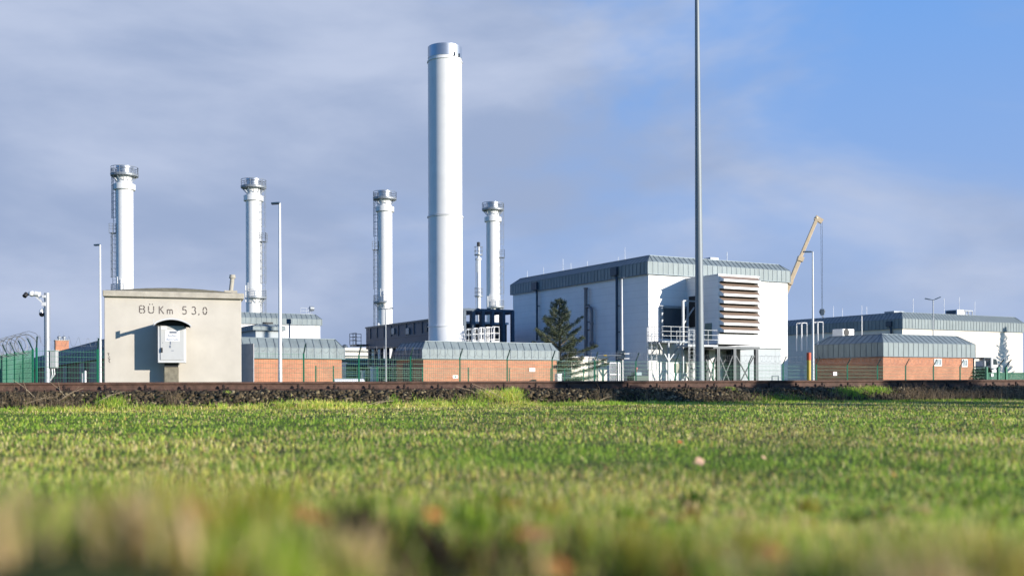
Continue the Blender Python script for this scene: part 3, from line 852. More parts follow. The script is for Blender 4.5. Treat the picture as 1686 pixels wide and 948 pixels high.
# roller shutter opening and doors
x0, z1 = G.fr(1091, 507); x1, z0 = G.fr(1131, 558)
MB().box(x0, x1, -.05, .04, z0, z1).build('shutter', DOORM, G.t)
m = MB(); m.box(x0-.3, x0, -.09, .04, z0, z1+.2); m.box(x1, x1+.15, -.09, .04, z0, z1+.2); m.box(x0, x1, -.12, .04, z1, z1+.2); m.build('door_frame', GALV, G.t)
z1 = G.fr(1150, 490)[1]; z0 = G.fr(1150, 540)[1]
MB().box(xi0-.05, xi0+.02, -1.5, -.4, z0, z1).build('door', BLK, G.t)
z1 = G.fr(1165, 532, -2.7)[1]; z0 = G.fr(1165, 560, -2.7)[1]
MB().box(xi0-.05, xi0+.02, -3.2, -2.4, z0, z1).build('door', mat('green_grey_door', (.16, .22, .20), .5), G.t)
x0, z1 = G.fr(1110, 598); x1, z0 = G.fr(1131, 613)
for a, b in ((x0, x0+(x1-x0)*.42), (x0+(x1-x0)*.55, x1)):
    MB().box(a, b, -.06, .04, z0, z1).build('wall_vent', mat('khaki_grille', (.42, .42, .35), .7), G.t)
x0, z1 = G.fr(1104, 588); MB().box(x0, x0+1.0, -.3, .04, z1-.12, z1).build('wall_lamp', WP, G.t)
# annex under the intake
x0, zt_ = G.fr(1219, 571, -1.6); x1, _ = G.fr(1288, 571, -1.6)
MB().box(x0, x1-.15, -1.6, 0, GZ, zt_-.1).build('annex', AP, G.t)
MB().box(x0-.2, x1+.05, -1.8, 0, zt_-.1, zt_+.06).build('annex_roof', GALV, G.t)
x0, z1 = G.fr(1271, 618, -1.62); x1, _ = G.fr(1282, 618, -1.62)
m = MB(); m.box(x0, x1, -1.64, -1.58, z1-.06, z1); m.box(x0, x0+.06, -1.64, -1.58, GZ, z1-.06); m.box(x1-.06, x1, -1.64, -1.58, GZ, z1-.06); m.build('hatch_frame', DKS, G.t)
# platform helper
def railing(m, pts, h=1.1, t=.03, step=1.2, rails=(.0, .38, .74)):
    for p, q in zip(pts[:-1], pts[1:]):
        p, q = Vector(p), Vector(q); L = (q-p).length; n = max(1, round(L/step))
        for k in range(n+1):
            a = p.lerp(q, k/n); m.bar(a, a+Vector((0, 0, h)), t)
        for r_ in rails: m.bar(p+Vector((0, 0, h-r_)), q+Vector((0, 0, h-r_)), t)
def ladder(m, x, y, z0, z1, dirv, w=.45, t=.04, cage=True, step=.3, cage0=2.2, hoop=.9, cr=.36):
    """dirv: outward horizontal unit vector (away from the wall)"""
    d = Vector(dirv); sidev = Vector((-d.y, d.x, 0)); c = Vector((x, y, 0))
    for s_ in (-1, 1):
        a = c + sidev*s_*w/2; m.bar((a.x, a.y, z0), (a.x, a.y, z1), t)
    z = z0
    while z < z1:
        a = c - sidev*w/2; b = c + sidev*w/2; m.bar((a.x, a.y, z), (b.x, b.y, z), t*.6); z += step
    if cage:
        z = z0 + cage0; hp = []
        while z <= z1 + .05:
            pts = []
            for k in range(9):
                a = math.pi * k/8; o = c + sidev*cr*math.cos(a) + d*cr*1.9*math.sin(a)
                pts.append((o.x, o.y, z))
            m.tube(pts, t*.5, 4); hp.append(pts); z += hoop
        if hp:
            for k in (0, 2, 4, 6, 8): m.bar(hp[0][k], (hp[0][k][0], hp[0][k][1], z1), t*.8)
# left platform
yo = -2.0
def pt(px, py, off): x, z = G.fr(px, py, off); return Vector((x, off, z))
pf = MB(); a = pt(1090, 561, yo); b = pt(1134, 562, yo); zd = a.z
pf.box(a.x, b.x, yo, -.1, zd-.12, zd)
for px in (1100.5,):
    q = pt(px, 561, yo+.1); pf.bar((q.x, yo+.1, GZ), (q.x, yo+.1, zd-.1), .14)
    pf.bar((q.x, yo+.1, zd-1.6), (q.x+1.3, yo+.1, zd-.1), .09); pf.bar((q.x, yo+.1, zd-1.6), (q.x-1.0, yo+.1, zd-.1), .09)
    pf.bar((q.x, yo+.1, GZ+2.1), (q.x+2.4, yo+.1, GZ+.2), .07); pf.bar((q.x, yo+.1, GZ+.2), (q.x+2.0, yo+.1, GZ+2.0), .07)
pfo = pf.build('platform', GALV, G.t)
m = MB(); railing(m, [(a.x, -.1, zd), (a.x, yo, zd), (b.x, yo, zd), (b.x, -.1, zd)], 1.15, .032, 1.0); m.build('railing', GALV, pfo)
m = MB(); q = pt(1083, 600, -1.4); ladder(m, q.x-.35, -1.4, GZ, zd+1.1, (-1, 0, 0), .5, .03); m.build('ladder', GALV, G.t)
# upper steel frame
m = MB(); q = pt(1124.5, 495, -1.7); q2 = pt(1149, 495, -1.7)
for z_ in (q.z,):
    m.bar((q.x, -1.7, zd), (q.x, -1.7, q.z), .16); m.bar((q.x, -1.7, q.z), (q2.x, -1.7, q.z), .10); m.bar((q.x, -1.7, q.z-1.9), (q2.x-.4, -1.7, q.z-.5), .09)
    m.bar((q.x, -1.7, GZ), (q.x, -1.7, zd), .10)
m.build('hoist_frame', GALV, G.t)
# right walkway
pf = MB(); a = pt(1133, 567, -4.0); b = pt(1182, 566, -4.0); zd2 = a.z
pf.box(a.x, b.x, -4.0, -2.6, zd2-.14, zd2)
pfo = pf.build('platform', GALV, G.t)
m = MB(); railing(m, [(a.x, -2.6, zd2), (a.x, -4.0, zd2), (b.x, -4.0, zd2)], 1.15, .032, 1.0); m.build('railing', GALV, pfo)
m = MB(); q = pt(1139, 600, -4.1); ladder(m, q.x, -4.15, GZ, zd2+1.1, (0, -1, 0), .5, .03, hoop=1.1); m.build('ladder', GALV, G.t)
# intake support steel
st = MB(); zb_ = zbot-.02
bx0 = xi0
st.box(bx0-.5, pt(1249, 570, -3.8).x, -3.95, -.2, zb_-.35, zb_-.15)
cols_ = [pt(px, 600, -3.8).x for px in (1181.5, 1208.5, 1245)]
for cx_ in cols_:
    for yo_ in (-3.8, -.5):
        st.box(cx_-.03, cx_+.03, yo_-.12, yo_+.12, GZ, zb_-.35); st.box(cx_-.14, cx_+.14, yo_-.12, yo_-.09, GZ, zb_-.35); st.box(cx_-.14, cx_+.14, yo_+.09, yo_+.12, GZ, zb_-.35)
for i in range(2):
    for yo_, t_ in ((-3.8, .08), (-.5, .05)):
        st.bar((cols_[i], yo_, GZ+.3), (cols_[i+1], yo_, zb_-.6), t_); st.bar((cols_[i], yo_, zb_-.6), (cols_[i+1], yo_, GZ+.3), t_)
lx = pt(1162, 600, -3.8).x
st.bar((cols_[0], -3.8, zb_-.6), (lx, -3.8, GZ+.3), .08); st.bar((cols_[0], -3.8, GZ+.3), (lx, -3.8, zb_-1.2), .08)
st.build('support_frame', mat('grey_support_steel', (.07, .08, .09), .5, .4), G.t)
# roof stuff on big hall
for px, py0, py1 in ((927, 426, 450), (1029, 407, 426), (868, 446, 462), (895, 440, 456), (940, 433, 448), (967, 430, 445), (1018, 423, 437)):
    y_, z1 = G.lf(px, py0, .8); MB().bar((.8, y_, tz-.3), (.8, y_, z1), .022).build('lightning_rod', GALV, G.t)
x_, z1 = G.fr(1197, 415, .8); MB().bar((x_, .8, tz-.3), (x_, .8, z1), .035).build('lightning_rod', GALV, G.t)
x0, z1 = G.fr(1170, 423.5, .9); x1, _ = G.fr(1183, 424, .9); MB().box(x0, x1, .9, 1.8, tz-.3, z1).build('roof_hatch', GALV, G.t)
# ---- far right hall
K = Bld(1486, 135, 'storage_hall', 'long cream hall with grey zinc fascia in the far right background')
LK = K.fr(1684, 628)[0]; DK_ = K.lf(1270, 628)[0]
ez, tz = hgt(1486, 540.5, 135), hgt(1486, 513, 135); mz = ez + (tz-ez)*.58
walls(K, LK, DK_, ez+.05, WC)
fascia(K, LK, DK_, ez, mz, tz, .75, .18, .62, .06)
for px, py0, py1 in ((1503.5, 492, 513), (1554.5, 491, 516), (1579.5, 489, 518), (1605, 496, 519)):
    x_, z1 = K.fr(px, py0, 1.2); MB().bar((x_, 1.2, tz-.3), (x_, 1.2, z1), .04).build('lightning_rod', WP, K.t)
for px, py0 in ((1419, 503), (1387, 507), (1372, 504), (1427, 505)):
    y_, z1 = K.lf(px, py0, 1.2); MB().bar((1.2, y_, tz-.3), (1.2, y_, z1), .035).build('lightning_rod', WP, K.t)
leftpipe(K, 1467, 541, None, .14, DKS, 'downpipe')
x0, z1 = K.fr(1576, 509.5, 2.5); x1, _ = K.fr(1588, 510, 2.5); z0 = tz-.2
m = MB(); m.box(x0, x1, 2.5, 4.5, z0, z1)
o = m.build('air_handling_unit', WP, K.t); MB().box(x0-.04, x0+.02, 2.7, 4.3, z0+.25, z1-.1).build('intake_grille', DKS, o)
m = MB(); x2 = K.fr(1601, 510, 2.5)[0]
for xx in (x1+.2, (x1+x2)/2, x2): m.bar((xx, 2.5, z0), (xx, 2.5, z1-.1), .12); m.bar((xx, 4.2, z0), (xx, 4.2, z1-.1), .12); m.bar((xx, 2.5, z1-.1), (xx, 4.2, z1-.1), .12)
m.bar((x1, 2.5, z1-.1), (x2, 2.5, z1-.1), .15); m.box(x1+.3, x2-.2, 2.8, 3.8, z0, z0+.5); m.build('duct_frame', GALV, K.t)
x0, z1 = K.lf(1400, 520, 1)[0], K.lf(1400, 519, 1)[1]
for px0, px1, py in ((1378, 1390, 521.5), (1456, 1472, 513)):
    y0_, z1 = K.lf(px0, py, 1.5); y1_, _ = K.lf(px1, py, 1.5); MB().box(1.5, 3.5, min(y0_, y1_), max(y0_, y1_), tz-.3, z1).build('roof_hatch', GALV, K.t)
# ---- white building behind left
H_ = Bld(300, 118, 'white_hall', 'white hall with pale zinc fascia behind the left brick building')
LH = H_.fr(527.5, 628)[0]
Zr_ = (H_.O + H_.u*LH).y
ez, mz, tz = hgt(527, 535.5, Zr_), hgt(527, 526, Zr_), hgt(527, 517.5, Zr_)
walls(H_, LH, 14, ez+.05, W)
fascia(H_, LH, 14, ez, mz, tz, .5, .18, .62, .05)
m = MB(); a, z1 = H_.fr(495, 506.5, 1.5); b, _ = H_.fr(514, 507, 1.5)
railing(m, [(a, 1.5, tz), (b, 1.5, tz), (b, 3, tz)], z1-tz, .03, .8); m.tube([((a+b)/2+.4, 1.4, tz+.8), ((a+b)/2+.9, 1.4, tz+.8)], .3, 10); m.build('roof_railing', GALV, H_.t)
# ---- small middle white building
Q = Bld(421, 92, 'white_annex', 'small pale building with rounded zinc fascia between brick building and white hall')
LQ = Q.fr(463, 628)[0]; DQ = Q.lf(385, 628)[0]
ez, mz, tz = hgt(421, 543, 92), hgt(421, 537.5, 92), hgt(421, 533.5, 92)
walls(Q, LQ, DQ, ez+.05, AP)
fascia(Q, LQ, DQ, ez, mz, tz, .3, .3, .6)
m = MB(); x_, z_ = Q.fr(441, 533, .5); m.box(x_-.45, x_+.45, .4, .7, z_, z_+.14); m.bar((x_, .5, tz-.2), (x_, .5, z_), .1); m.build('roof_lamp', BLK, Q.t)
# ---- dark steel building on columns
E_ = Bld(742, 92, 'steel_framed_building', 'dark blue steel building raised on columns left of the tallest chimney')
DE = E_.lf(603, 628)[0]; LE = E_.fr(846, 628)[0]
tz = E_.lf(705, 527.5)[1]; bz = E_.lf(603, 575)[1]
MB().box(0, 1.2, 0, DE, bz, tz).build('parapet_wall', DKP, E_.t)
m = MB()
for k in np.arange(.5, DE, 1.9): m.box(-.07, 0, k-.07, k+.07, tz-1.15, tz-.05)
m.box(-.10, 0, -.1, DE+.05, tz-.02, tz+.14); m.build('parapet_rib', DKS, E_.t)
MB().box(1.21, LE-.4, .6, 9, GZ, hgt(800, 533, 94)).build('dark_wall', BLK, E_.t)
MB().box(.2, LE-.3, .4, 9.3, hgt(800, 533, 94), hgt(800, 529.5, 94)).build('coping', WP, E_.t)
for k in np.arange(.3, DE, (DE-.6)/6):
    for xx in (.3, 1.0):
        MB().box(xx-.15, xx+.15, k-.15, k+.15, GZ, bz).build('column', DKS, E_.t)
m = MB()
for k in np.arange(.3, DE-1, (DE-.6)/3): m.bar((.3, k, bz), (.3, k+2.2, GZ+1.4), .16)
m.box(.1, .4, 0, DE, bz-2.0, bz-1.8); m.build('brace', DKS, E_.t)
m = MB(); y_, z_ = E_.lf(603, 567); m.box(-1.3, 0, DE-.5, DE+1.5, z_-.2, z_); railing(m, [(-1.3, DE-.5, z_), (-1.3, DE+1.5, z_), (0, DE+1.5, z_)], 1.2, .05, .8); m.build('balcony', DKS, E_.t)
for px in (647, 671, 701):
    y_, z_ = E_.lf(px, 545 if px < 690 else 540, -.1); MB().box(-.14, -.06, y_-.35, y_+.35, z_-.3, z_+.3).build('wall_lamp', GALV if px < 690 else DKS, E_.t)
# silencer frames beside it
RK = Bld(779, 90, 'portal_frame', 'row of dark steel portal frames on the roof level right of the tallest chimney', 'frame')
for px in (764, 779, 795, 810.6, 828.6, 843.5):
    x_, z1 = RK.fr(px, 511.5)
    MB().box(x_-.14, x_+.14, -.14, .14, zroofB-2, z1).build('post', DKP, RK.t)
    MB().box(x_-.35, x_-.13, 1.6, 1.9, zroofB-2, z1-.15).build('post', DKS, RK.t)
    m = MB(); m.box(x_-.12, x_+.12, .14, 1.9, z1-.3, z1-.02); m.build('cross_beam', DKS, RK.t)
    if px > 770: MB().box(x_-.78, x_-.52, 1.4, 1.7, z1+.002, z1+.3).build('post_cap', DKS, RK.t)
x0, z1 = RK.fr(763, 511); x1 = RK.fr(844.5, 511)[0]
m = MB(); m.box(x0-.1, x1, -.10, .10, z1, z1+.2); m.box(x0-.1, x1, 1.58, 1.8, z1-.1, z1+.12); m.build('top_beam', DKP, RK.t)
# guard frames on the brick roof
def guard(px0, px1, py0, py1, off, label):
    x0, z1 = B.fr(px0, py0, off); x1, z0 = B.fr(px1, py1, off)
    t = thing('guard_rail', label, 'guard rail', tuple(B.O + B.u*x0 + B.v*off + Vector((0, 0, zroofB-.25))), TH, 'white guard rails on the brick building roof')
    w_ = x1-x0; h_ = z1 - (zroofB-.25); m = MB(); r_ = .024
    for yy in (0, .9):
        m.tube([(0, yy, 0), (0, yy, h_-.12), (.05, yy, h_-.03), (.13, yy, h_), (w_-.13, yy, h_), (w_-.05, yy, h_-.03), (w_, yy, h_-.12), (w_, yy, 0)], r_, 6)
        for f in (.3, .62): m.bar((0, yy, h_*f+.1), (w_, yy, h_*f+.1), .032)
        m.bar((w_*.4, yy, 0), (w_*.4, yy, h_), .032)
    for f in (.0, .62, 1): m.bar((w_, 0, h_*f*.97+.05), (w_, .9, h_*f*.97+.05), .04)
    m.build('tube_frame', GALV if px0 < 780 else WP, t); 
    m = MB(); m.box(-.08, w_+.08, -.08, .98, 0, .05); m.box(.05, w_-.05, -.04, 0, .22, .42); m.build('toe_board', WP, t)
guard(768, 776, 541, 560, 3.2, 'small white guard frame closest to the tallest chimney')
guard(777, 787, 541.5, 560, 2.2, 'narrow white guard frame second from the tallest chimney')
guard(788.5, 798, 539, 560.5, 2.0, 'white guard frame with dark base in the middle of the row')
guard(800, 806, 538, 561, 2.4, 'slim white guard frame just left of the widest one')
guard(809, 822, 537.5, 562, 1.5, 'widest white guard frame at the right end of the row')
# ---- cream block by the conifer
Z1 = Bld(948, 82, 'storage_container', 'low cream container with flat top behind the conifer', 'container')
a0 = Z1.fr(938, 600)[0]; a1, zt_ = Z1.fr(999.5, 588.5)
MB().box(a0, a1, 0, 2.4, GZ, zt_).build('body', WC, Z1.t); MB().box(a0-.05, a1+.05, -.05, 2.45, zt_, zt_+.06).build('lid', WP, Z1.t)
Z1b = Bld(917, 73, 'control_cabinet', 'small white ribbed cabinet at the foot of the conifer', 'cabinet')
a1, zt_ = Z1b.fr(925, 615)
m = MB(); m.box(.05, a1, 0, .4, GZ, zt_); o = m.build('body', WP, Z1b.t)
m = MB()
for k in range(3): m.box(.1+k*a1*.3, .1+k*a1*.3+.03, -.03, 0, GZ, zt_-.06)
m.build('rib', GREY, o)
# far process area
X1 = Bld(566, 190, 'pale_factory', 'distant pale building with horizontal bands seen between the brick buildings')
a0 = X1.fr(548, 600)[0]; a1, zt_ = X1.fr(690, 574)
MB().box(a0, a1, 0, 15, GZ, zt_).build('wall', BEIGE, X1.t)
m = MB()
for i in range(2):
    z_ = zt_ - .55 - i*.9
    m.box(a0, a1, -.15, -.01, z_-.22, z_)
m.build('window_band', GLASS, X1.t)
m = MB(); q, z_ = X1.fr(574, 571.5); m.lathe([(.6, 0), (.5, .5), (.1, .7)], 12, (q, 2, zt_)); m.build('roof_vent', DKS, X1.t)
X2 = Bld(566, 120, 'pipe_rack', 'blue grey pipe rack with several tiers of pipes behind the fence', 'pipe rack')
a0, z1 = X2.fr(550, 592); a1, _ = X2.fr(700, 592)
m = MB()
for zz, r_, yy in ((592.5, .22, 0), (596, .16, .6), (600, .25, 0), (605, .14, .4), (613, .18, .5), (618, .14, 0)):
    z_ = hgt(600, zz, 122); m.tube([(a0, yy, z_), (a1, yy, z_)], r_, 10)
m.build('pipe', PIPE, X2.t, 40)
z_ = hgt(600, 604, 122); MB().box(a0, a1, 0, 2.5, z_-.1, z_+.25).build('tray', DKG, X2.t)
for k in range(9):
    x_ = a0 + (a1-a0)*k/8; MB().box(x_-.1, x_+.1, -.1, .1, GZ, hgt(600, 590, 122)).build('post', DKS, X2.t)
MB().box(a0, a1, 3, 3.4, GZ, hgt(600, 603, 122)).build('back_screen', DKG, X2.t)
def cabinet(px0, px1, py0, Z, label, material=WP, dep=.8):
    b = Bld(px0, Z, 'equipment_cabinet', label, 'cabinet', None)
    a1, zt_ = b.fr(px1, py0)
    o = MB().box(0, a1, 0, dep, GZ, zt_).build('body', material, b.t, bevel=.02)
    MB().box(-.06, a1+.06, -.06, dep+.06, zt_, zt_+.1).build('roof', material, b.t)
    m = MB(); m.box(a1*.12, a1*.88, -.03, 0, GZ+.2, zt_-.15); m.build('door', LGREY, b.t)
cabinet(558, 570, 598.5, 76, 'white cabinet with flared roof at the right end of the left brick building')
cabinet(597, 601, 611, 100, 'slim white cabinet with red edge among the pipes', WP, .5)
cabinet(614, 624, 605, 108, 'pale blue cabinet beneath the raised steel building', mat('pale_blue_paint', (.4, .55, .7), .5), .8)
p = P(655, 628, 84); o = MB().box(-.09, .09, -.09, .09, GZ, hgt(655, 604, 84)).build('marker_post', RED); o.location = (p.x, p.y, 0); tag(o, 'short crimson post in the shade beside the middle brick building', 'post')
# white tank end lying low
p = P(575, 628, 62); m = MB(); m.tube([(-1.0, 0, -.02), (-.9, 0, 0), (.8, .45, 0), (.9, .5, -.02)], [.05, .28, .28, .05], 14); o = m.build('casing', WP, None, 40); o.location = (p.x, p.y, hgt(575, 627.5, 62)-.12); tag(o, 'low rounded white casing just above the rail between the brick buildings', 'casing')
# ------------------------------------------------------------------ crossing hut
HT = R(18)
Hb = Bld(172, 25, 'crossing_hut', 'cream rendered hut with flat concrete roof slab and worn stencilled lettering', 'hut', None, HT)
LHt = Hb.fr(397.5, 600)[0]
zs0 = Hb.fr(178, 488)[1]; zs1 = Hb.fr(178, 478.3)[1]
MB().box(0, LHt, 0, 2.6, -.75, zs0).build('wall', RENDER, Hb.t, bevel=.012)
ovl = -Hb.fr(169, 480, -.12)[0]; ovr = Hb.fr(402, 480, -.12)[0] - LHt
sl = MB().box(-ovl, LHt+ovr, -.12, 2.75, zs0, zs1).build('roof_slab', CONC, Hb.t, bevel=.015)
# low mossy dome of roofing felt
m = MB(); nx_, ny_ = 24, 8; vs = []; fs = []
for j in range(ny_+1):
    for i in range(nx_+1):
        a, b = i/nx_, j/ny_
        x = -ovl+.06 + a*(LHt+ovl+ovr-.12); y = -.06 + b*2.75
        hh = .17*math.sin(math.pi*min(1, a*1.0))**.8*math.sin(math.pi*b)**.35 + random.uniform(0, .006)
        vs.append((x, y, zs1 + .003 + hh))
for j in range(ny_):
    for i in range(nx_):
        k = j*(nx_+1)+i; fs.append((k, k+1, k+nx_+2, k+nx_+1))
m.add(vs, fs); m.build('roof_felt', MOSS, Hb.t, 60)
x_, z_ = Hb.fr(383, 455, .5); x2, z2 = Hb.fr(379.5, 479, .5)
m = MB(); m.tube([(x2, .5, zs1), (x_, .5, z_)], .055, 10); m.lathe([(.085, 0), (.07, .09)], 12, (x_-.005, .5, z_-.05)); m.box(x2-.16, x2+.16, .3, .7, zs1, zs1+.10)
m.build('vent_pipe', CONC, Hb.t, 40)
# stencilled lettering BUe Km 53,0 drawn with flat strokes
def strokes():
    arc = lambda cx, cy, rx, ry, a0, a1, n=7: [(cx+rx*math.cos(R(a0+(a1-a0)*k/n)), cy+ry*math.sin(R(a0+(a1-a0)*k/n))) for k in range(n+1)]
    return {
     'B': [[(0, .06), (0, .94)], [(.10, 1), (.42, 1)], arc(.5, .77, .30, .22, 75, -75), [(.10, .53), (.45, .53)], arc(.52, .26, .34, .25, 75, -75), [(.10, 0), (.42, 0)]],
     'U': [[(0, .95), (0, .35)], arc(.42, .32, .42, .32, 195, 262), arc(.42, .32, .42, .32, 278, 345), [(.84, .35), (.84, .95)], [(.2, 1.17), (.2, 1.27)], [(.64, 1.17), (.64, 1.27)]],
     'K': [[(0, 0), (0, 1)], [(.14, .58), (.62, 1.0)], [(.22, .54), (.72, 0)]],
     'm': [[(0, 0), (0, .62)], arc(.22, .42, .2, .2, 150, 20, 4), [(.44, .40), (.44, 0)], arc(.66, .42, .2, .2, 150, 20, 4), [(.88, .40), (.88, 0)]],
     '5': [[(.6, 1), (.10, 1)], [(.08, .94), (.06, .56)], [(.06, .56), (.24, .63)], arc(.28, .31, .34, .31, 80, 8), arc(.28, .31, .34, .32, -8, -140)],
     '3': [arc(.28, .76, .28, .24, 150, -55), arc(.28, .27, .34, .27, 65, -60), arc(.28, .27, .34, .27, -75, -150)],
     ',': [[(.12, .10), (.05, -.10)]],
     '0': [arc(.32, .5, .31, .5, 100, 172), arc(.32, .5, .31, .5, 188, 262), arc(.32, .5, .31, .5, 278, 352), arc(.32, .5, .31, .5, 8, 80)]}
ST = strokes()
def stencil(chars):
    m = MB()
    for ch, px0, pyb, hpx in chars:
        x0, zb = Hb.fr(px0, pyb); hh = hpx/ (1770/25.4)
        ww = hh*.80
        for s_ in ST[ch]:
            for p, q in zip(s_[:-1], s_[1:]):
                a = Vector((x0+p[0]*ww, -.003, zb+p[1]*hh)); b = Vector((x0+q[0]*ww, -.003, zb+q[1]*hh))
                d_ = (b-a).normalized(); a -= d_*.004; b += d_*.004
                nrm = Vector((-d_.z, 0, d_.x))*.0125
                m.add([a-nrm, b-nrm, b+nrm, a+nrm], [(0, 1, 2, 3)])
    return m
stencil([('B', 229.7, 515.0, 12.5), ('U', 244.6, 515.3, 12.5), ('K', 262.3, 516.2, 12.6), ('m', 275.5, 516.6, 12.0), ('5', 300.5, 517.0, 13.0), ('3', 316, 517.2, 13.0), (',', 326.6, 517.4, 13.0), ('0', 334.2, 517.5, 12.6)]).build('lettering', STEN, Hb.t)
m = MB(); 
for (a, b) in (((177, 581), (180.5, 582)), ((178.5, 581), (178.8, 585)), ((179, 586), (181, 588)), ((178, 588), (180, 592)), ((181, 591), (179, 594)), ((179, 594), (181.5, 597)), ((180, 592), (181.5, 590))):
    x0, z0 = Hb.fr(*a); x1, z1 = Hb.fr(*b); p = Vector((x0, -.003, z0)); q = Vector((x1, -.003, z1)); d_ = (q-p).normalized(); nrm = Vector((-d_.z, 0, d_.x))*.008
    m.add([p-nrm, q-nrm, q+nrm, p+nrm], [(0, 1, 2, 3)])
m.build('scribble', STEN, Hb.t)
# ---- control box on a pillar in front of the hut
f_, b_ = -.60, -.16
x0, z1 = Hb.fr(259.6, 534, f_); x1, z0 = Hb.fr(306.5, 597, f_)
org = Hb.O + Hb.u*x0 + Hb.v*f_
ct = thing('control_box', 'light grey control cabinet with arched hood on a pillar before the cream hut', 'control box', (org.x, org.y, 0), HT)
w_ = x1-x0; dp = b_-f_
def cb(px, py, off=0.0): x, z = Hb.fr(px, py, f_+off); return x-x0, z
body = MB().box(0, w_, 0, dp, z0, z1+.02).build('body', LGREY, ct, bevel=.012)
a = cb(264, 536); b = cb(303, 592.5)
dr = MB().box(a[0], b[0], -.022, 0, b[1], a[1]).build('door', GREY, ct, bevel=.004)
h = cb(265.8, 577); m = MB(); m.box(h[0]-.012, h[0]+.03, -.05, -.022, h[1]-.045, h[1]+.045); m.lathe([(.02, 0), (.02, .02)], 10, (h[0]+.01, -.035, h[1]+.05)); m.build('handle', BLK, dr)
a = cb(272, 543.3); b = cb(295.5, 561.8)
pp = MB().box(a[0], b[0], -.026, -.0225, b[1], a[1]).build('notice', PAPER, dr)
a1 = cb(279, 545.2); b1 = cb(291, 548.6)
MB().box(a1[0], b1[0], -.0285, -.0265, b1[1], a1[1]).build('black_bar', INK, pp)
def text(s_, x, z, size, material, parent, name, wide):
    c = bpy.data.curves.new(name, 'FONT'); c.body = s_; c.size = size; c.align_x = 'CENTER'; c.extrude = .0006
    o = bpy.data.objects.new(name, c); COL.objects.link(o)
    dg_ = bpy.context.evaluated_depsgraph_get(); me = bpy.data.meshes.new_from_object(o.evaluated_get(dg_)); bpy.data.objects.remove(o)
    me.materials.clear(); me.materials.append(material)
    xs_ = [v.co.x for v in me.vertices]; k = wide/(max(xs_)-min(xs_))
    for v in me.vertices: v.co = Vector((v.co.x*k, -v.co.z, v.co.y))
    o = bpy.data.objects.new(name, me); COL.objects.link(o); o.parent = parent; o.location = (x, -.0285, z)
    return o
INKT = mat('pale_blue_ink', (.20, .26, .36), .8)
mx_ = (a[0]+b[0])/2
text('Außer', mx_, cb(284, 554.3)[1], .085, INKT, pp, 'writing', .225)
text('Betrieb', mx_, cb(284, 560.5)[1], .085, INKT, pp, 'writing', .27)
for (p_, q_) in (((265.5, 537.6), (275, 542)),):
    a = cb(*p_); b = cb(*q_); MB().box(a[0], b[0], -.0255, -.0225, b[1], a[1]).build('label', PAPER, dr)
m = MB()
for (p_, q_) in (((279.5, 561.8), (281.6, 567.5)), ((278.5, 568.5), (281.3, 572.6)), ((282, 576.6), (286, 577.6)), ((267.4, 563.4), (268.6, 564.6))):
    a = cb(*p_); b = cb(*q_); m.box(a[0], b[0], -.0245, -.0225, b[1], a[1])
m.build('sticker', INK, dr)
# arched hood
fy, by = -.36, dp+.05
pts = []
for k in range(15):
    t_ = k/14; px = 253.5 + (315-253.5)*t_; py = 532.5 + 3.0*t_ - 10.3*(math.sin(math.pi*t_)**.72)
    x, z = Hb.fr(px, py, f_+fy); pts.append((x-x0, z))
m = MB(); th_ = .028; n = len(pts)
outer = pts; inner = [(p[0]+(.02 if i == 0 else -.02 if i == n-1 else 0), p[1]-th_) for i, p in enumerate(pts)]
vs = [(p[0], fy, p[1]) for p in outer] + [(p[0], fy, p[1]) for p in inner] + [(p[0], by, p[1]) for p in outer] + [(p[0], by, p[1]) for p in inner]
fs = []
for i in range(n-1):
    fs += [(i, i+1, n+i+1, n+i), (2*n+i, 3*n+i, 3*n+i+1, 2*n+i+1), (i, 2*n+i, 2*n+i+1, i+1), (n+i, n+i+1, 3*n+i+1, 3*n+i)]
fs += [(0, n, 3*n, 2*n), (n-1, 3*n-1, 4*n-1, 2*n-1)]
m.add(vs, fs)
lin = [(p[0], p[1]-.004) for p in inner]
# lip along the front edge
for i in range(n-1):
    p, q = outer[i], outer[i+1]
    m.add([(p[0], fy-.01, p[1]+.004), (q[0], fy-.01, q[1]+.004), (q[0], fy-.01, q[1]-.035), (p[0], fy-.01, p[1]-.035), (p[0], fy+.004, p[1]+.004), (q[0], fy+.004, q[1]+.004), (q[0], fy+.004, q[1]-.035), (p[0], fy+.004, p[1]-.035)],
          [(0,3,2,1), (4,5,6,7), (0,1,5,4), (3,7,6,2)])
m.box(pts[0][0]-.012, pts[0][0], fy, fy+.10, pts[0][1]-.05, pts[0][1]+.12)
hd = m.build('hood', LGREY, ct, 40)
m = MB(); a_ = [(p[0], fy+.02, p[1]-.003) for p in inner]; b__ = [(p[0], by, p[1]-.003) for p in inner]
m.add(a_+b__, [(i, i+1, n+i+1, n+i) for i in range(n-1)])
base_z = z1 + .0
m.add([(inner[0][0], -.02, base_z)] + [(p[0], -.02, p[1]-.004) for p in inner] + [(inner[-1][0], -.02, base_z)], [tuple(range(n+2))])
m.build('hood_shade', BLK, hd)  # black sheet and back plate paint the shade under the hood
a = cb(270, 597, .18); b = cb(294.3, 604, .18)
m = MB(); m.box(a[0], b[0], .22, .42, -.6, z0-.10); m.build('pillar', mat('stained_concrete_pillar', (.22, .20, .15), .9, 0, .35, 9, .3), ct, bevel=.02)
MB().box(a[0]+.01, b[0]-.01, .23, .41, z0-.10, z0).build('collar', BLK, ct)
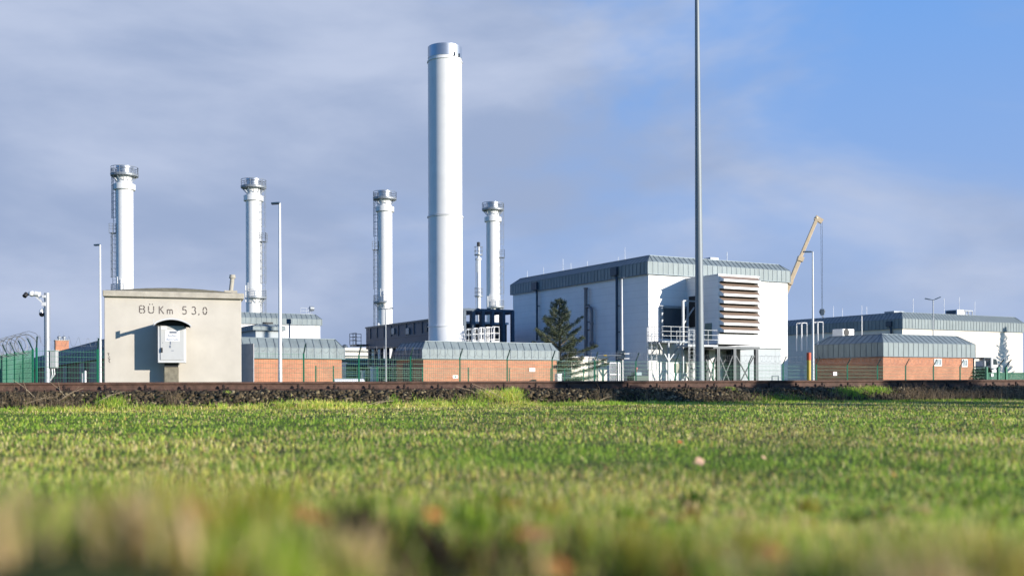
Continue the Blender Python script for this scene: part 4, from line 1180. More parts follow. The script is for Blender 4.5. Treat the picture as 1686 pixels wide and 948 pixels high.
# grey slab right of hut
p = P(397.5, 600, 29.5); p2 = P(419.8, 566, 29.5)
wS = (P(419.8, 600, 29.2).x - p.x)/math.cos(R(30))
o = MB().box(0, wS, 0, .03, -.9, p2.z).build('concrete_slab', mat('grey_concrete_slab', (.42, .42, .44), .9, 0, .12, 6, .3), None, bevel=.005); o.location = (p.x-.05, p.y, 0); o.rotation_euler = (0, 0, R(-30))
tag(o, 'upright grey concrete slab just right of the cream hut', 'slab')
# ------------------------------------------------------------------ chimneys
def small_chimney(px, Z, side, label):
    p = P(px, 600, Z)
    t = thing('chimney', label, 'chimney', (p.x, p.y, EYE), 0, 'white exhaust chimneys with railed platforms'); t.scale = (1, 1, .992)
    r = 1.21; top = 32.05
    MB().lathe([(r, -2), (r, 28.8)], 40).build('shaft', WP, t, 40)
    MB().lathe([(r*1.26, 28.55), (r*1.26, 29.35), (r, 29.5)], 40).build('collar', WP, t, 40)
    MB().lathe([(r*.88, 28.8), (r*.88, 30.9)], 40).build('neck', WP, t, 40)
    MB().lathe([(r*.93, 30.85), (r*.93, 31.15), (r*.88, 31.2), (r*.88, 31.7), (r*.97, 31.75), (r*.97, 32.05), (r*.8, 32.06), (r*.8, 31.5)], 40, cap=False).build('cap', STL, t, 40)
    def plat(z, R_, a0, a1, nm, rin):
        m = MB(); n = 28; full = a1-a0 > 6.2
        vs = []; 
        for k in range(n+1):
            a = a0+(a1-a0)*k/n
            for rr, zz in ((rin, z), (R_, z), (R_, z-.18), (rin, z-.18)): vs.append((rr*math.cos(a), rr*math.sin(a), zz))
        fs = []
        for k in range(n):
            for j in range(4): fs.append((k*4+j, k*4+(j+1) % 4, (k+1)*4+(j+1) % 4, (k+1)*4+j))
        m.add(vs, fs)
        nb = 12 if full else 7
        for k in range(nb):
            a = a0+(a1-a0)*(k+.5)/nb
            m.bar((rin*math.cos(a), rin*math.sin(a), z-1.0), ((R_-.1)*math.cos(a), (R_-.1)*math.sin(a), z-.15), .07)
        o = m.build(nm, GALV, t)
        m = MB()
        for hz in (.4, .75, 1.1): m.ring(R_-.04, z+hz, .035 if hz < 1 else .045, 28, a0, a1)
        m.ring(R_-.02, z+.08, .07, 28, a0, a1)
        for k in range(nb*1+1):
            a = a0+(a1-a0)*k/nb
            m.bar(((R_-.04)*math.cos(a), (R_-.04)*math.sin(a), z), ((R_-.04)*math.cos(a), (R_-.04)*math.sin(a), z+1.1), .05)
        m.build('railing', GALV, o)
    plat(30.75, 1.95, 0, 2*math.pi, 'top_platform', r*.88)
    cA = 0 if side > 0 else math.pi
    plat(13.4, 1.95, cA-R(105) if side > 0 else cA-R(75), cA+R(75) if side > 0 else cA+R(105), 'lower_platform', r)
    m = MB(); x = side*1.52
    ladder(m, x, 0, 13.4, 22.2, (0, -1, 0), .5, .06, step=.6, hoop=1.2, cr=.42)
    m.build('ladder', GALV, t)
    m = MB(); ladder(m, x-.0, -.15 if side > 0 else .3, 22.2, 31.7, (0, -1, 0), .5, .06 if side < 0 else .045, step=.6, hoop=1.2, cr=.42)
    m.build('ladder', GALV, t)
    m = MB(); m.box(x-.5, x+.5, -.7, .5, 22.1, 22.2); railing(m, [(x-.5, -.7, 22.2), (x+.5, -.7, 22.2), (x+.5, .5, 22.2)], 1.3, .06, .5); m.build('rest_platform', GALV, t)
    m = MB()
    ladder(m, x, 0, -2, 13.4, (0, -1, 0), .5, .06, step=.6, hoop=1.2, cr=.42); m.build('ladder', GALV, t)
    m = MB(); m.tube([(side*-.45-.5, -1.35, 12.6), (side*-.45-.5, -1.35, 15.2)], .10, 8); m.tube([(-.6, -1.3, 15.6), (-.6, -1.3, 14.2)], .05, 6); m.build('sample_pipe', WP, t)
    if px > 400: m = MB(); m.tube([(-1.9 if side > 0 else 1.0, -.6, 9.6), (-1.1, -.6, 9.6)], .38, 12); m.build('side_port', WP, t, 40)
    return t
small_chimney(206, 150.0, -1, 'white railed chimney standing behind the cream hut roof')
small_chimney(418.5, 159.6, 1, 'white railed chimney rising behind the white hall, left of the tall lamp post')
small_chimney(634.5, 170.0, -1, 'white railed chimney rising behind the dark steel building')
small_chimney(812.5, 181.0, 1, 'white railed chimney seen behind the dark portal frames')
# tall main chimney
p = P(734, 600, 76)
t = thing('main_chimney', 'tallest and thickest smooth white chimney with metal cap', 'chimney', (p.x, p.y, EYE))
r = 28.3*76/F; zz = lambda py: (HY - py - .3)*(76-1.1)/F
MB().lathe([(r+.13, -1.35), (r+.13, zz(562)), (r+.01, zz(536)), (r, zz(535)), (r, zz(353))], 72, sh=[.13, .13, .01, 0, 0]).build('base_section', WP, t, 40)
MB().lathe([(r*.985, zz(351.5)), (r*.985, zz(94))], 72).build('shaft', WP, t, 40)
m = MB(); 
for py in (353.5, 536): m.lathe([(r+.005, zz(py)-.03), (r+.07, zz(py)-.03), (r+.07, zz(py)+.05), (r+.005, zz(py)+.05)], 72, cap=False)
m.build('flange', WP, t, 40)
MB().lathe([(r+.04, zz(96)), (r+.04, zz(94.5)), (r*.97, zz(94)), (r*.97, zz(86))], 72).build('neck', WP, t, 40)
MB().lathe([(r*.985, zz(90)), (r*.985, zz(71)), (r*.94, zz(70.5)), (r*.94, zz(76))], 72, cap=False).build('cap', STL, t, 40)
m = MB()
for a in (-52, -30, 70, 120): m.box(r*math.cos(R(a))-.05, r*math.cos(R(a))+.05, r*math.sin(R(a))-.08, r*math.sin(R(a))+.02, zz(91), zz(85))
m.build('lug', DKS, t)
# slim vent stack
Z = 150; p = P(788.5, 600, Z)
t = thing('vent_stack', 'slim white vent stack with dark tip and two small platforms right of the tallest chimney', 'stack', (p.x, p.y, EYE))
hz = lambda py: (HY-py-.8)*Z/F
MB().lathe([(.30, -2), (.30, hz(424)), (.17, hz(421)), (.17, hz(405))], 20).build('pipe', WP, t, 40)
MB().lathe([(.42, hz(427)), (.42, hz(424))], 20).build('collar', WP, t, 40)
m = MB(); m.lathe([(.14, hz(405)), (.24, hz(404)), (.24, hz(398)), (.1, hz(397.5))], 16); m.build('flare_tip', BLK, t, 40)
for py in (418, 486):
    z_ = hz(py); o = MB().lathe([(.3, z_-.12), (.62, z_-.12), (.62, z_), (.3, z_)], 20, cap=False).build('platform', GALV, t)
    m = MB(); 
    for h_ in (.5, 1.1): m.ring(.60, z_+h_, .035, 16)
    for k in range(8): m.bar((.6*math.cos(k*.785), .6*math.sin(k*.785), z_), (.6*math.cos(k*.785), .6*math.sin(k*.785), z_+1.1), .045)
    m.build('railing', GALV, o)
m = MB(); ladder(m, -.45, 0, 0, hz(410), (-1, 0, 0), .35, .05, step=.6, cage=False); m.tube([(-.25, -.4, hz(447)), (-.25, -.4, hz(425))], .07, 6); m.build('ladder', GALV, t)
# ------------------------------------------------------------------ poles and lamps
p = P(1152.2, 600, 73)
t = thing('mast', 'very tall tapered galvanised mast in front of the white hall reaching out of the picture', 'mast', (p.x, p.y, 0))
MB().tube([(0, 0, GZ), (0, 0, 1.0), (-.12, 0, 28), (-.14, 0, 34)], [.345, .33, .15, .12], 16).build('pole', MASTM, t, 40)
MB().box(-.12, .12, -.33, -.26, GZ+.5, GZ+1.4).build('service_door', GALV, t)
def lamp(px, pyt, Z, label, head, r0=.085, group='street lamps of the plant', material=None, r1=.05):
    p = P(px, 600, Z); zt = hgt(px, pyt, Z)
    t = thing('street_lamp', label, 'lamp', (p.x, p.y, 0), 0, group)
    MB().tube([(0, 0, GZ), (0, 0, GZ+2.4), (0, 0, zt)], [r0, r0*.8, r1], 10).build('pole', material or WP, t, 40)
    for (dx, dy, dz, L_) in head:
        m = MB(); a = Vector((0, 0, zt)); b = a + Vector((dx, dy, dz)); m.bar(a, b, .07)
        d_ = (b-a).normalized(); c = b - d_*L_; m.bar(c, b+d_*.04, .20, .09); m.build('lamp_head', DKP, t, bevel=.02)
    return t
lamp(165.3, 403, 59.6, 'slender white lamp post left of the cream hut', [(-.30, 0, -.02, .3)])
lamp(461.3, 334.5, 46, 'tall white lamp post in front of the left brick building', [(-.33, 0, -.02, .34)], .10)
lamp(1024.3, 458, 79.6, 'slim white lamp post in front of the shaded wall of the white hall', [(.1, -.35, 0, .3)], .12)
lamp(1338.7, 414.5, 71, 'tall grey lamp post beside the crane with head pointing left', [(-.62, 0, .0, .5)], .10)
lamp(1536.7, 494, 103, 'lamp post with two dark upswept heads behind the right brick building', [(-.78, 0, .16, .5), (.72, 0, .3, .5)], .09, material=GALV)
lamp(635.2, 508.5, 90, 'thin lamp post with two flat arms in front of the dark steel building', [(-.68, 0, -.02, .4), (.62, 0, .06, .4)], .10, material=GALV)
# floodlight on short post
p = P(476.8, 600, 84); zt = hgt(476.8, 533, 84)
t = thing('floodlight', 'dark floodlight on a short pole in front of the white hall wall', 'floodlight', (p.x, p.y, 0))
MB().tube([(0, 0, GZ), (0, 0, zt)], .06, 8).build('pole', GALV, t); MB().box(-.22, .12, -.15, .1, zt, zt+.4).build('lamp_head', DKP, t, bevel=.03)
# barrier and floodlights by the lamp
p = P(985, 600, 79); q = P(1023, 600, 79)
t = thing('lift_barrier', 'thin horizontal barrier arm with yellow segment behind the fence', 'barrier', (q.x, q.y, 0))
z_ = hgt(1000, 585, 79); m = MB(); m.tube([(0, 0, z_), (p.x-q.x, 0, z_)], .045, 8); m.build('arm', GALV, t)
m = MB(); m.tube([(P(994, 600, 79).x-q.x, 0, z_), (P(999, 600, 79).x-q.x, 0, z_)], .055, 8); m.build('yellow_band', YPOST, t)
m = MB(); m.box(-.3, .3, .05, .35, hgt(1000, 592, 79), hgt(1000, 577, 79)); m.bar((0, .2, GZ), (0, .2, z_), .2); m.build('drive_box', DKS, t)
for i, py in enumerate((582, 590)):
    p = P(1032, py, 79); o = MB().box(-.2, .2, -.06, .06, -.05, .05).build('tube_lamp', WP); o.location = p; MB().box(-.5, -.2, -.04, .1, -.03, .03).build('bracket', DKS, o)
    tag(o, ('upper' if i == 0 else 'lower') + ' of two small white lamps right of the slim lamp post', 'lamp')
# white turnstile gate
p = P(1004, 600, 74); t = thing('turnstile_gate', 'white barred pedestrian gate behind the fence left of the slim lamp post', 'gate', (p.x, p.y, 0), TH)
m = MB(); w_ = .9; zt = hgt(1010, 597, 74)
for k in range(6): m.bar((k*w_/5, 0, GZ), (k*w_/5, 0, zt), .05 if k in (0, 5) else .03)
m.bar((0, 0, zt), (w_, 0, zt), .06); m.bar((0, 0, hgt(1010, 616, 74)), (w_, 0, hgt(1010, 616, 74)), .06); m.bar((w_*.75, -.1, GZ), (w_*.75, -.1, zt+.05), .08); m.build('bars', WP, t)
# generator trailer
p = P(1047, 600, 72); t = thing('portable_generator', 'small dark green machine with stepped top in front of the shaded hall wall', 'machine', (p.x, p.y, 0), TH)
zt = hgt(1050, 612, 72)
MB().box(-.2, 1.1, 0, .8, GZ+.3, hgt(1050, 618, 72)).build('body', DKG, t, bevel=.03); MB().box(.1, .6, .1, .7, hgt(1050, 618, 72), zt).build('cover', PIPE, t, bevel=.03)
m = MB(); m.tube([(.35, .4, zt), (.35, .4, hgt(1050, 605, 72))], .03, 6); m.box(.22, .42, .35, .42, hgt(1050, 608, 72), hgt(1050, 604.5, 72)); m.build('red_flag', RED, t)
for xx in (0, .8):
    MB().tube([(xx, -.1, GZ+.28), (xx, .05, GZ+.28)], .28, 14).build('wheel', BLK, t)
# cctv pole
Z = 45; p = P(77.8, 600, Z); k = Z/F
t = thing('camera_pole', 'thick galvanised pole carrying two white surveillance cameras', 'camera pole', (p.x, p.y, 0))
zt = hgt(78, 482.5, Z); MB().tube([(0, 0, GZ), (0, 0, zt)], .125, 20).build('pole', mat('bright_galvanised', (.40, .42, .45), .45, .35, .1, 3, streak=.2), t, 40)
def lp(px, py, y=0.0): q = P(px, py, Z); return Vector((q.x-p.x, y, q.z))
m = MB(); m.bar(lp(76, 488.5), lp(62, 487), .09); m.bar(lp(74.5, 502), lp(59.5, 488), .07); m.box(-.18, .0, -.14, .14, lp(0, 504).z, lp(0, 498).z); m.box(-.16, 0, -.14, .14, lp(0, 490.5).z, lp(0, 486.5).z); m.build('bracket', WP, t)
m = MB(); m.tube([lp(65.5, 485), lp(58, 483.5)], .12, 12); m.lathe([(.02, -.13), (.13, -.08), (.15, 0), (.13, .08), (.02, .14)], 14, tuple(lp(52.5, 483.5))); o = m.build('pan_camera', WP, t, 40)
m = MB(); m.bar(lp(50, 484), lp(46, 485), .08); m.tube([lp(44.5, 483.5, -.03), lp(42.8, 488.5, -.16)], .095, 12); m.build('lamp_ring', BLK, o, 40)
m = MB(); m.tube([lp(76, 509), lp(70, 509), lp(68.8, 511), lp(68.8, 513.5)], [.06, .06, .09, .12], 12); o = m.build('dome_camera', WP, t, 40)
m = MB(); c = lp(69, 517); m.lathe([(.115, .06), (.12, 0), (.10, -.06), (.06, -.10), (.01, -.12)], 16, tuple(c)); m.build('dome_glass', mat('black_dome', (.01, .01, .015), .08), o, 60)
a = lp(84, 605.5); b = lp(94, 577.5)
o = MB().box(a.x, b.x, -.12, .14, a.z, b.z).build('equipment_cabinet', GREY, t, bevel=.015); MB().box(a.x-.02, b.x+.02, -.15, .17, b.z, b.z+.03).build('lid', LGREY, o)
m = MB(); m.tube([lp(85.5, 606), lp(86.5, 616), lp(83, 626)], .03, 6); m.tube([lp(89, 606), lp(90, 616), lp(84, 624)], .03, 6); m.build('cable', LGREY, t)
# yellow marker post with orange cap
p = P(1331.7, 600, 58); zt = hgt(1331, 580.5, 58)
t = thing('marker_post', 'yellow marker post with orange cap left of the right brick building', 'post', (p.x, p.y, 0))
MB().lathe([(.115, GZ), (.115, zt-.42)], 16).build('post', YPOST, t, 40); MB().lathe([(.125, zt-.42), (.125, zt), (.02, zt+.02)], 16).build('cap', ORG, t, 40)
# short bollards
p = P(140.5, 600, 47); zt = hgt(140, 610.5, 47); t = thing('bollard', 'short white post behind the fence left of the slender lamp post', 'bollard', (p.x, p.y, 0)); MB().lathe([(.05, GZ), (.05, zt), (.01, zt+.02)], 12).build('post', WP, t)
MB().box(-.16, -.05, 0, .04, GZ, zt-.1).build('side_plate', LGREY, t)  # light grey plate on the left of the white post
# ------------------------------------------------------------------ crane
Z = 135; bp = P(1240, 612, Z)
t = thing('mobile_crane', 'yellow telescopic crane boom rising behind the white hall', 'crane', (bp.x, bp.y, 0))
def cl(px, py, y=0): q = P(px, py, Z); return Vector((q.x-bp.x, y, q.z))
MB().bar(cl(1243, 604), cl(1318.5, 422), .55, .55).build('boom_base', YEL, t, bevel=.05)
MB().bar(cl(1316, 428), cl(1344.5, 361), .40, .42).build('boom_section', YEL, t, bevel=.04)
m = MB(); m.bar(cl(1316.5, 430), cl(1319, 422.5), .75, .75); m.build('boom_collar', YEL, t)
m = MB(); m.bar(cl(1299, 468), cl(1301.5, 462), .8, .7); m.build('boom_collar', YEL, t)
m = MB(); m.bar(cl(1342, 358), cl(1353.5, 365), .42, .6); m.lathe([(.28, -.1), (.28, .1)], 14, tuple(cl(1344, 359))); m.build('boom_head', YEL, t)
m = MB(); m.tube([cl(1351.3, 365), cl(1352.8, 508)], .018, 5); m.tube([cl(1353.8, 365), cl(1354.2, 508)], .022, 5); m.build('cable', BLK, t)
q = cl(1353.6, 513)
m = MB(); m.tube([(q.x, -.13, q.z), (q.x, .13, q.z)], .36, 14); m.box(q.x-.22, q.x+.22, -.16, .16, q.z-.45, q.z+.35); o = m.build('hook_block', DKS, t, 40)
m = MB(); m.box(q.x+.22, q.x+.30, -.16, .16, q.z-.3, q.z+.3); m.tube([(q.x, 0, q.z-.4), (q.x, 0, q.z-.65), (q.x+.12, 0, q.z-.78), (q.x+.2, 0, q.z-.6)], .06, 6); m.build('hook', GALV, o)
MB().box(-3.2, 3.0, -1.3, 1.3, GZ+.7, GZ+1.7).build('carrier', YEL, t, bevel=.05); MB().box(-3.2, -1.6, -1.3, 1.3, GZ+1.7, GZ+3.0).build('cab', YEL, t, bevel=.08)
for xx in (-2.4, -.6, 1.0, 2.3):
    for yy in (-1.15, 1.15): MB().tube([(xx, yy-.2, GZ+.6), (xx, yy+.2, GZ+.6)], .6, 16).build('wheel', BLK, t, 40)
# ------------------------------------------------------------------ fences
KZ = 145540.0
def fz(px): return KZ/(3821-px)
def ftop(px): 
    return float(np.interp(px, [0, 60, 500, 757, 1491, 1700], [1.35, 1.33, 1.21, 1.11, .89, .85]))
def fence_bay(m, a, b, za, zb, z0=GZ, sp=.10, t=.0055, hor=.2, th2=.008, dens=1):
    a = Vector((a.x, a.y, 0)); b = Vector((b.x, b.y, 0)); L = (b-a).length; n = int(L/sp); d = (b-a).normalized()
    for k in range(1, n):
        f = k/n; q = a.lerp(b, f); zt = za+(zb-za)*f; h_ = t/2
        x = d*h_; y = Vector((-d.y, d.x, 0))*h_
        m.add([q-x-y+Vector((0,0,z0)), q+x-y+Vector((0,0,z0)), q+x+y+Vector((0,0,z0)), q-x+y+Vector((0,0,z0)), q-x-y+Vector((0,0,zt)), q+x-y+Vector((0,0,zt)), q+x+y+Vector((0,0,zt)), q-x+y+Vector((0,0,zt))],
              [(0,1,5,4), (1,2,6,5), (2,3,7,6), (3,0,4,7)])
    k = 0
    while z0 + .1 + k*hor < min(za, zb)+.02:
        f = k*hor+.1
        zA = z0+f*(za-z0)/(min(za, zb)-z0); zB = z0+f*(zb-z0)/(min(za, zb)-z0)
        m.bar(a+Vector((0,0,zA)), b+Vector((0,0,zB)), th2, th2*1.3); k += 1
def helix(p0, p1, r, pitch, t=.007, jit=.15):
    p0, p1 = Vector(p0), Vector(p1); d = (p1-p0); L = d.length; d.normalize(); x = d.cross(Vector((0,0,1))).normalized(); y = x.cross(d)
    n = int(L/pitch*12); pts = []
    for k in range(n+1):
        a = 2*math.pi*k/12; rr = r*(1+jit*math.sin(k*.37))
        pts.append(p0 + d*L*k/n + x*rr*math.cos(a) + y*rr*math.sin(a))
    return pts
def fence(name, label, pxs, zfun, ztop, arm, coil_r=.2, msp=.10, group=None, outv=None, posts=None, pitch=.34, coilt=.0042):
    W_ = [(P(px, 600, zfun(px)) if posts is None else posts[i]) for i, px in enumerate(pxs)]
    root = thing(name, label, 'fence', (W_[0].x, W_[0].y, 0), 0, group)
    L = [Vector((q.x-W_[0].x, q.y-W_[0].y, 0)) for q in W_]
    tops = [ztop(px)+EYE for px in pxs]
    for i, q in enumerate(L):
        m = MB(); m.mi = 0
        m.bar((q.x, q.y, GZ-.2), (q.x, q.y, tops[i]+.02), .062)
        po = m.build('post', GRN, root)
        if arm:
            m = MB(); a = Vector((q.x, q.y, tops[i]+.01)); b = a + outv*.27 + Vector((0, 0, .42)); m.bar(a, b, .05, .03); m.build('arm', DKG, po)
    for i in range(len(L)-1):
        m = MB(); fence_bay(m, L[i], L[i+1], tops[i], tops[i+1], sp=msp); m.build('mesh_panel', GRN, root)
    if arm:
        m = MB(); off = outv*.16 + Vector((0, 0, .26)); allp = []
        for i in range(len(L)-1):
            allp += helix(L[i]+Vector((0,0,tops[i]))+off, L[i+1]+Vector((0,0,tops[i+1]))+off, coil_r, pitch)[:-1]
        m.tube(allp, coilt, 3)
        o2 = outv*.25+Vector((0, 0, .39)); o1 = outv*.08+Vector((0, 0, .12))
        for i in range(len(L)-1):
            for oo in (o1, o2): m.bar(L[i]+Vector((0,0,tops[i]))+oo, L[i+1]+Vector((0,0,tops[i+1]))+oo, .0035)
        m.build('razor_wire', WIRE, root)
    return root, W_
pxs = [60.3, 160.8, 270, 381, 500, 591, 676, 757.2, 835, 909, 979.4, 1047, 1112, 1174, 1232.8, 1289.2, 1344, 1395, 1444.6, 1491, 1536.8, 1580.6, 1623]
toward = -V
fence('security_fence', 'long green mesh fence with angled arms and razor wire in front of all the buildings', pxs, fz, ftop, True, .20, outv=toward)
# oblique part on the left
c0 = P(54, 600, 39.2); dv = Vector((-.553, .833, 0))
posts = [c0 + dv*(2.35*k) for k in range(7)]
fence('security_fence', 'green mesh fence running away at the left edge under large razor wire coils', [54]*7, None, lambda px: 1.29, True, .40, msp=.05, outv=Vector((-.80, .1, 0)), posts=posts, pitch=.55, coilt=.010)
# lower fence inside
KZ2 = 154860.0
pin = [520, 548.8, 621, 696, 771, 838.5, 906.7, 929.5, 960.6, 992.8]
fence('inner_fence', 'lower green fence without wire behind the security fence', pin, lambda px: (KZ2*1.18)/(3821-px), lambda px: float(np.interp(px, [548, 992], [.88, .78])), False)
# signs
def sign(px0, px1, py0, py1, Z, label, material=WP, rz=TH, mark=None):
    p = P((px0+px1)/2, (py0+py1)/2, Z); w_ = (px1-px0)*Z/F*1.12; h_ = (py1-py0)*Z/F
    o = MB().box(-w_/2, w_/2, -.012, .012, -h_/2, h_/2).build('warning_sign', material); o.location = p; o.rotation_euler = (0, 0, rz)
    tag(o, label, 'sign')
    if mark: m = MB(); m.box(-w_*.2, w_*.15, -.016, -.0125, -h_*.3, h_*.3); m.build('pictogram', mark, o)
sign(745.5, 754, 617.5, 622.5, 47.1, 'small white sign with green mark on the fence before the middle brick wall', WP, TH, GRN)
p_ = B.fr(876, 608); wl = B.O + B.u*p_[0] - B.v*.03
sign(871.3, 881.3, 605.3, 611.5, wl.y, 'plain white sign on the right end of the middle brick wall')
sign(1371, 1378.5, 612, 618, fz(1375)-.06, 'white sign on the fence in front of the dark side of the right brick building')
# AC unit and hoops on the right brick roof
y_, z1 = D_.lf(1397, 540.5, 1.5); y2, _ = D_.lf(1387.5, 541, 1.5); q = D_.O + D_.u*1.5 + D_.v*y2
t = thing('air_conditioner', 'white air conditioner with round dark fan on the right brick building roof', 'air conditioner', (q.x, q.y, 0), TH)
x_, z1 = D_.fr(1400, 541, y2); x1, _ = D_.fr(1406.3, 541, y2); xa, _ = D_.fr(1387.5, 541, y2)
dx = x1-xa; MB().box(0, dx, 0, 1.2, zroofD-.25, hgt(1397, 541, q.y)).build('case', WP, t, bevel=.02)
m = MB(); c = hgt(1397, 547, q.y); m.tube([(dx*.32, -.03, c), (dx*.32, .0, c)], .33, 18); m.build('fan', BLK, t)
def hoop(px0, px1, py, label):
    y1, z1 = D_.lf(px0, py, .9); y0, _ = D_.lf(px1, py, .9); q = D_.O + D_.u*.9 + D_.v*y0
    t = thing('ladder_hoop', label, 'railing', (q.x, q.y, 0), TH, 'white ladder hoops on the right brick roof')
    w_ = y1-y0; zt = z1; zb = zroofD-1.2; m = MB()
    for yy in (0, .6):
        m.tube([(-.9, yy*0 + w_*.0, zb), (-.9, 0, zt-.1), (-.9, .1, zt), (-.9, w_-.1, zt), (-.9, w_, zt-.1), (-.9, w_, zb)], .035, 6) if yy == 0 else m.tube([(-.3, 0, zb), (-.3, 0, zt-.1), (-.3, .1, zt), (-.3, w_-.1, zt), (-.3, w_, zt-.1), (-.3, w_, zb)], .035, 6)
    m.bar((-.9, 0, zt-.02), (-.3, 0, zt-.02), .05); m.bar((-.9, w_, zt-.02), (-.3, w_, zt-.02), .05)
    m.build('tube_frame', WP, t)
hoop(1323.5, 1332.5, 532, 'white ladder hoop at the left end of the right brick roof')
hoop(1350, 1359, 530.5, 'white ladder hoop second from the left on the right brick roof')
y_, z1 = D_.lf(1419, 520, .9); MB().bar((.9, y_, zroofD-.4), (.9, y_, z1), .05).build('roof_rod', WP, D_.t)
# green picket gate
def gz_(px): return KZ/(3821-px)
a = P(1624, 600, gz_(1624)); b = P(1720, 600, gz_(1720))
t = thing('picket_gate', 'green steel gate of close upright pickets at the right edge', 'gate', (a.x, a.y, 0), TH)
L_ = (Vector((b.x-a.x, b.y-a.y, 0))).length; sc = L_/96
def gx(px):
    k = rot(px, 600)[0]/F; s_ = (k*a.y - a.x)/(U.x - k*U.y); return s_
for px in (1624, 1643.5, 1656, 1700):
    x_ = gx(px); zt = hgt(px, 604 if px < 1690 else 606, gz_(px)); o = MB().box(x_-.07, x_+.07, -.07, .07, GZ, zt).build('post', GRN, t)
    if px > 1630: m = MB(); m.bar((x_, 0, zt), (x_+.17, -.3, zt+.50), .06); m.build('arm', DKG, o)
m = MB(); zt = hgt(1660, 613, gz_(1660))
x_ = gx(1627)
while x_ < L_:
    m.box(x_, x_+.065, -.015, .015, GZ+.1, zt); x_ += .115
for z_ in (GZ+.35, zt-.12): m.box(0, L_, .016, .06, z_, z_+.06)
m.build('picket', GRN, t)
sign(1631, 1636.3, 614.5, 619.5, gz_(1633)-.1, 'lower of the two white signs on the green picket gate')
sign(1635, 1640, 607, 611.2, gz_(1637)-.1, 'upper of the two white signs on the green picket gate')
# truck behind the gate
Z = 104; a = P(1619.5, 600, Z); t = thing('parked_truck', 'white truck cab with open framed load bay seen above the picket gate', 'truck', (a.x, a.y, 0), R(8))
k = Z/F; zt = hgt(1630, 588, Z)
def tx(px): return (px-1619.5)*k*1.02
m = MB()
for x_ in (tx(1620), tx(1631.5)):
    for y_ in (0, 1.8): m.box(x_-.05, x_+.05, y_-.05, y_+.05, GZ+.6, zt-.05)
m.box(tx(1619.5), tx(1632), -.08, 1.9, zt-.12, zt); m.box(tx(1619.5), tx(1632), -.05, 1.9, zt-1.0, zt-.9); m.box(tx(1619.5), tx(1632), -.05, 1.9, GZ+.5, GZ+.7); m.build('load_frame', DKS, t)
MB().box(tx(1621), tx(1626), .2, 1.6, zt-1.6, zt-.35).build('load', LGREY, t, bevel=.04)
m = MB(); m.prism([(tx(1632.6), GZ+.6), (tx(1645.5), GZ+.6), (tx(1645.5), zt-1.0), (tx(1642.5), zt-.05), (tx(1632.6), zt)], 0, 1.8); o = m.build('cab', WP, t, bevel=.05)
m = MB(); m.prism([(tx(1636.5), zt-.75), (tx(1643.8), zt-.75), (tx(1642), zt-.2), (tx(1636.5), zt-.15)], -.02, .0); m.build('side_window', GLASS, o)
m = MB(); m.box(tx(1633.5), tx(1645), -.015, 0, zt-1.25, zt-1.1); m.build('stripe', DKS, o)
for px in (1623, 1641): MB().tube([(tx(px), -.1, GZ+.45), (tx(px), .15, GZ+.45)], .45, 16).build('wheel', BLK, t, 40)
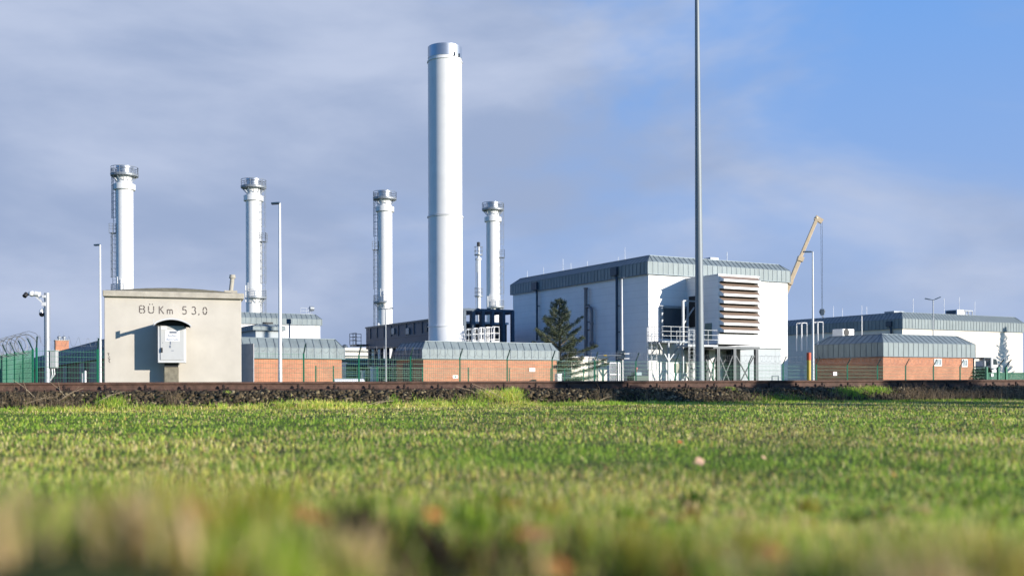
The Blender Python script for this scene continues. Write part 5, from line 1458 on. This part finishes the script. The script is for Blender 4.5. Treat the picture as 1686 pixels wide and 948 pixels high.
# ------------------------------------------------------------------ shrubs
def shrub(loc, rx, ry, H, label, seed, n=7000, leaf=.07, pal=None, name='shrub', group=None):
    r = np.random.default_rng(seed); t = thing(name, label, 'shrub', loc, 0, group)
    nb = 16; cen = np.stack([r.uniform(-rx*.7, rx*.7, nb), r.uniform(-ry*.6, ry*.6, nb), r.uniform(.25, .85, nb)*H], 1); rad = r.uniform(.28, .5, nb)*min(rx, H*.6)
    cen = np.r_[cen, np.stack([r.uniform(-rx*.75, rx*.75, 10), r.uniform(-ry*.5, ry*.5, 10), H - rad[:10]*.6], 1)]; rad = np.r_[rad, rad[:10]*.8]
    m = MB()
    for i in range(9):
        c = cen[i]; m.tube([(c[0]*.15, c[1]*.15, -.2), (c[0]*.5, c[1]*.5, c[2]*.5), tuple(c)], [.05, .03, .01], 5)
    m.build('stem', BARK, t)
    k = r.integers(0, len(cen), n); u = r.normal(size=(n, 3)); u /= np.linalg.norm(u, axis=1)[:, None]
    pts = cen[k] + u*rad[k][:, None]*r.uniform(.35, 1.0, (n, 1))**.5; pts[:, 2] = np.clip(pts[:, 2], -.1, None)
    dr_ = u + r.normal(0, .6, (n, 3)); dr_ /= np.linalg.norm(dr_, axis=1)[:, None]
    pal = pal if pal is not None else np.array([[.03, .06, .02], [.05, .09, .03], [.08, .11, .04]])
    cols = pal[r.choice(3, n)]*r.uniform(.7, 1.3, (n, 1))
    leafcloud(pts, dr_, r.uniform(.7, 1.3, n)*leaf, r.uniform(.4, .7, n)*leaf, cols, 'foliage', NEEDLE, t)
    return t
# low shrub for a shaded green bank, its shade put into near-black leaves
q = P(1613, 600, 72); shrub((q.x, q.y, GZ), .75, .5, hgt(1613, 608, 72)-GZ, 'low shrub standing in for a shaded green bank between the right brick building and the picket gate', 3, 5000, .08, np.array([[.008, .02, .01], [.015, .03, .015], [.02, .035, .02]]))
q = P(100, 600, 43); shrub((q.x, q.y, GZ), 1.4, .4, 1.25, 'scrubby winter weeds at the foot of the fence by the camera pole', 9, 1400, .06, np.array([[.10, .09, .04], [.07, .10, .03], [.16, .12, .07]]))
# hedge shrubs beside the meadow, right of the picture: they shade part of the track
def shade_pos(w, t_):       # point t_ metres towards the sun from the rail, w = offset across the sunbeams
    # rail points R(s)=T0+TR*s with .48x+.877y = w
    s_ = (w - .48*T0.x - .877*T0.y)/(.48*TR.x + .877*TR.y); q = T0 + TR*s_
    return q + Vector((.877, -.48, 0))*t_
tanE = math.tan(R(SUN_EL))
for i, (wc, half, zs, t_) in enumerate(((17.95, .98, .62, 11.0), (20.45, 1.45, .14, 11.5), (23.6, 1.62, .85, 12.0), (26.9, 1.7, .9, 12.5))):
    q = shade_pos(wc, t_); H_s = zs + t_*tanE
    t = shrub((q.x, q.y, 0), 1.0, half, H_s, ['dense shrub', 'low dense shrub', 'tall dense shrub', 'tall broad shrub'][i] + ' in the hedge beside the meadow, right of the picture', 20+i, 9000, .11, group='hedge shrubs')
    t.rotation_euler = (0, 0, math.atan2(-.48, .877)); t.scale = (1, 1, 1)
Wp = P(1646, 600, 145.5); q = Wp + Vector((.877, -.48, 0))*13
conifer((q.x, q.y, GZ), hgt(1648, 536, 145.5)+13*tanE-GZ, 3.0, 'tall conifer in front of the far hall, right of the picture', 8, 1.3, 0)
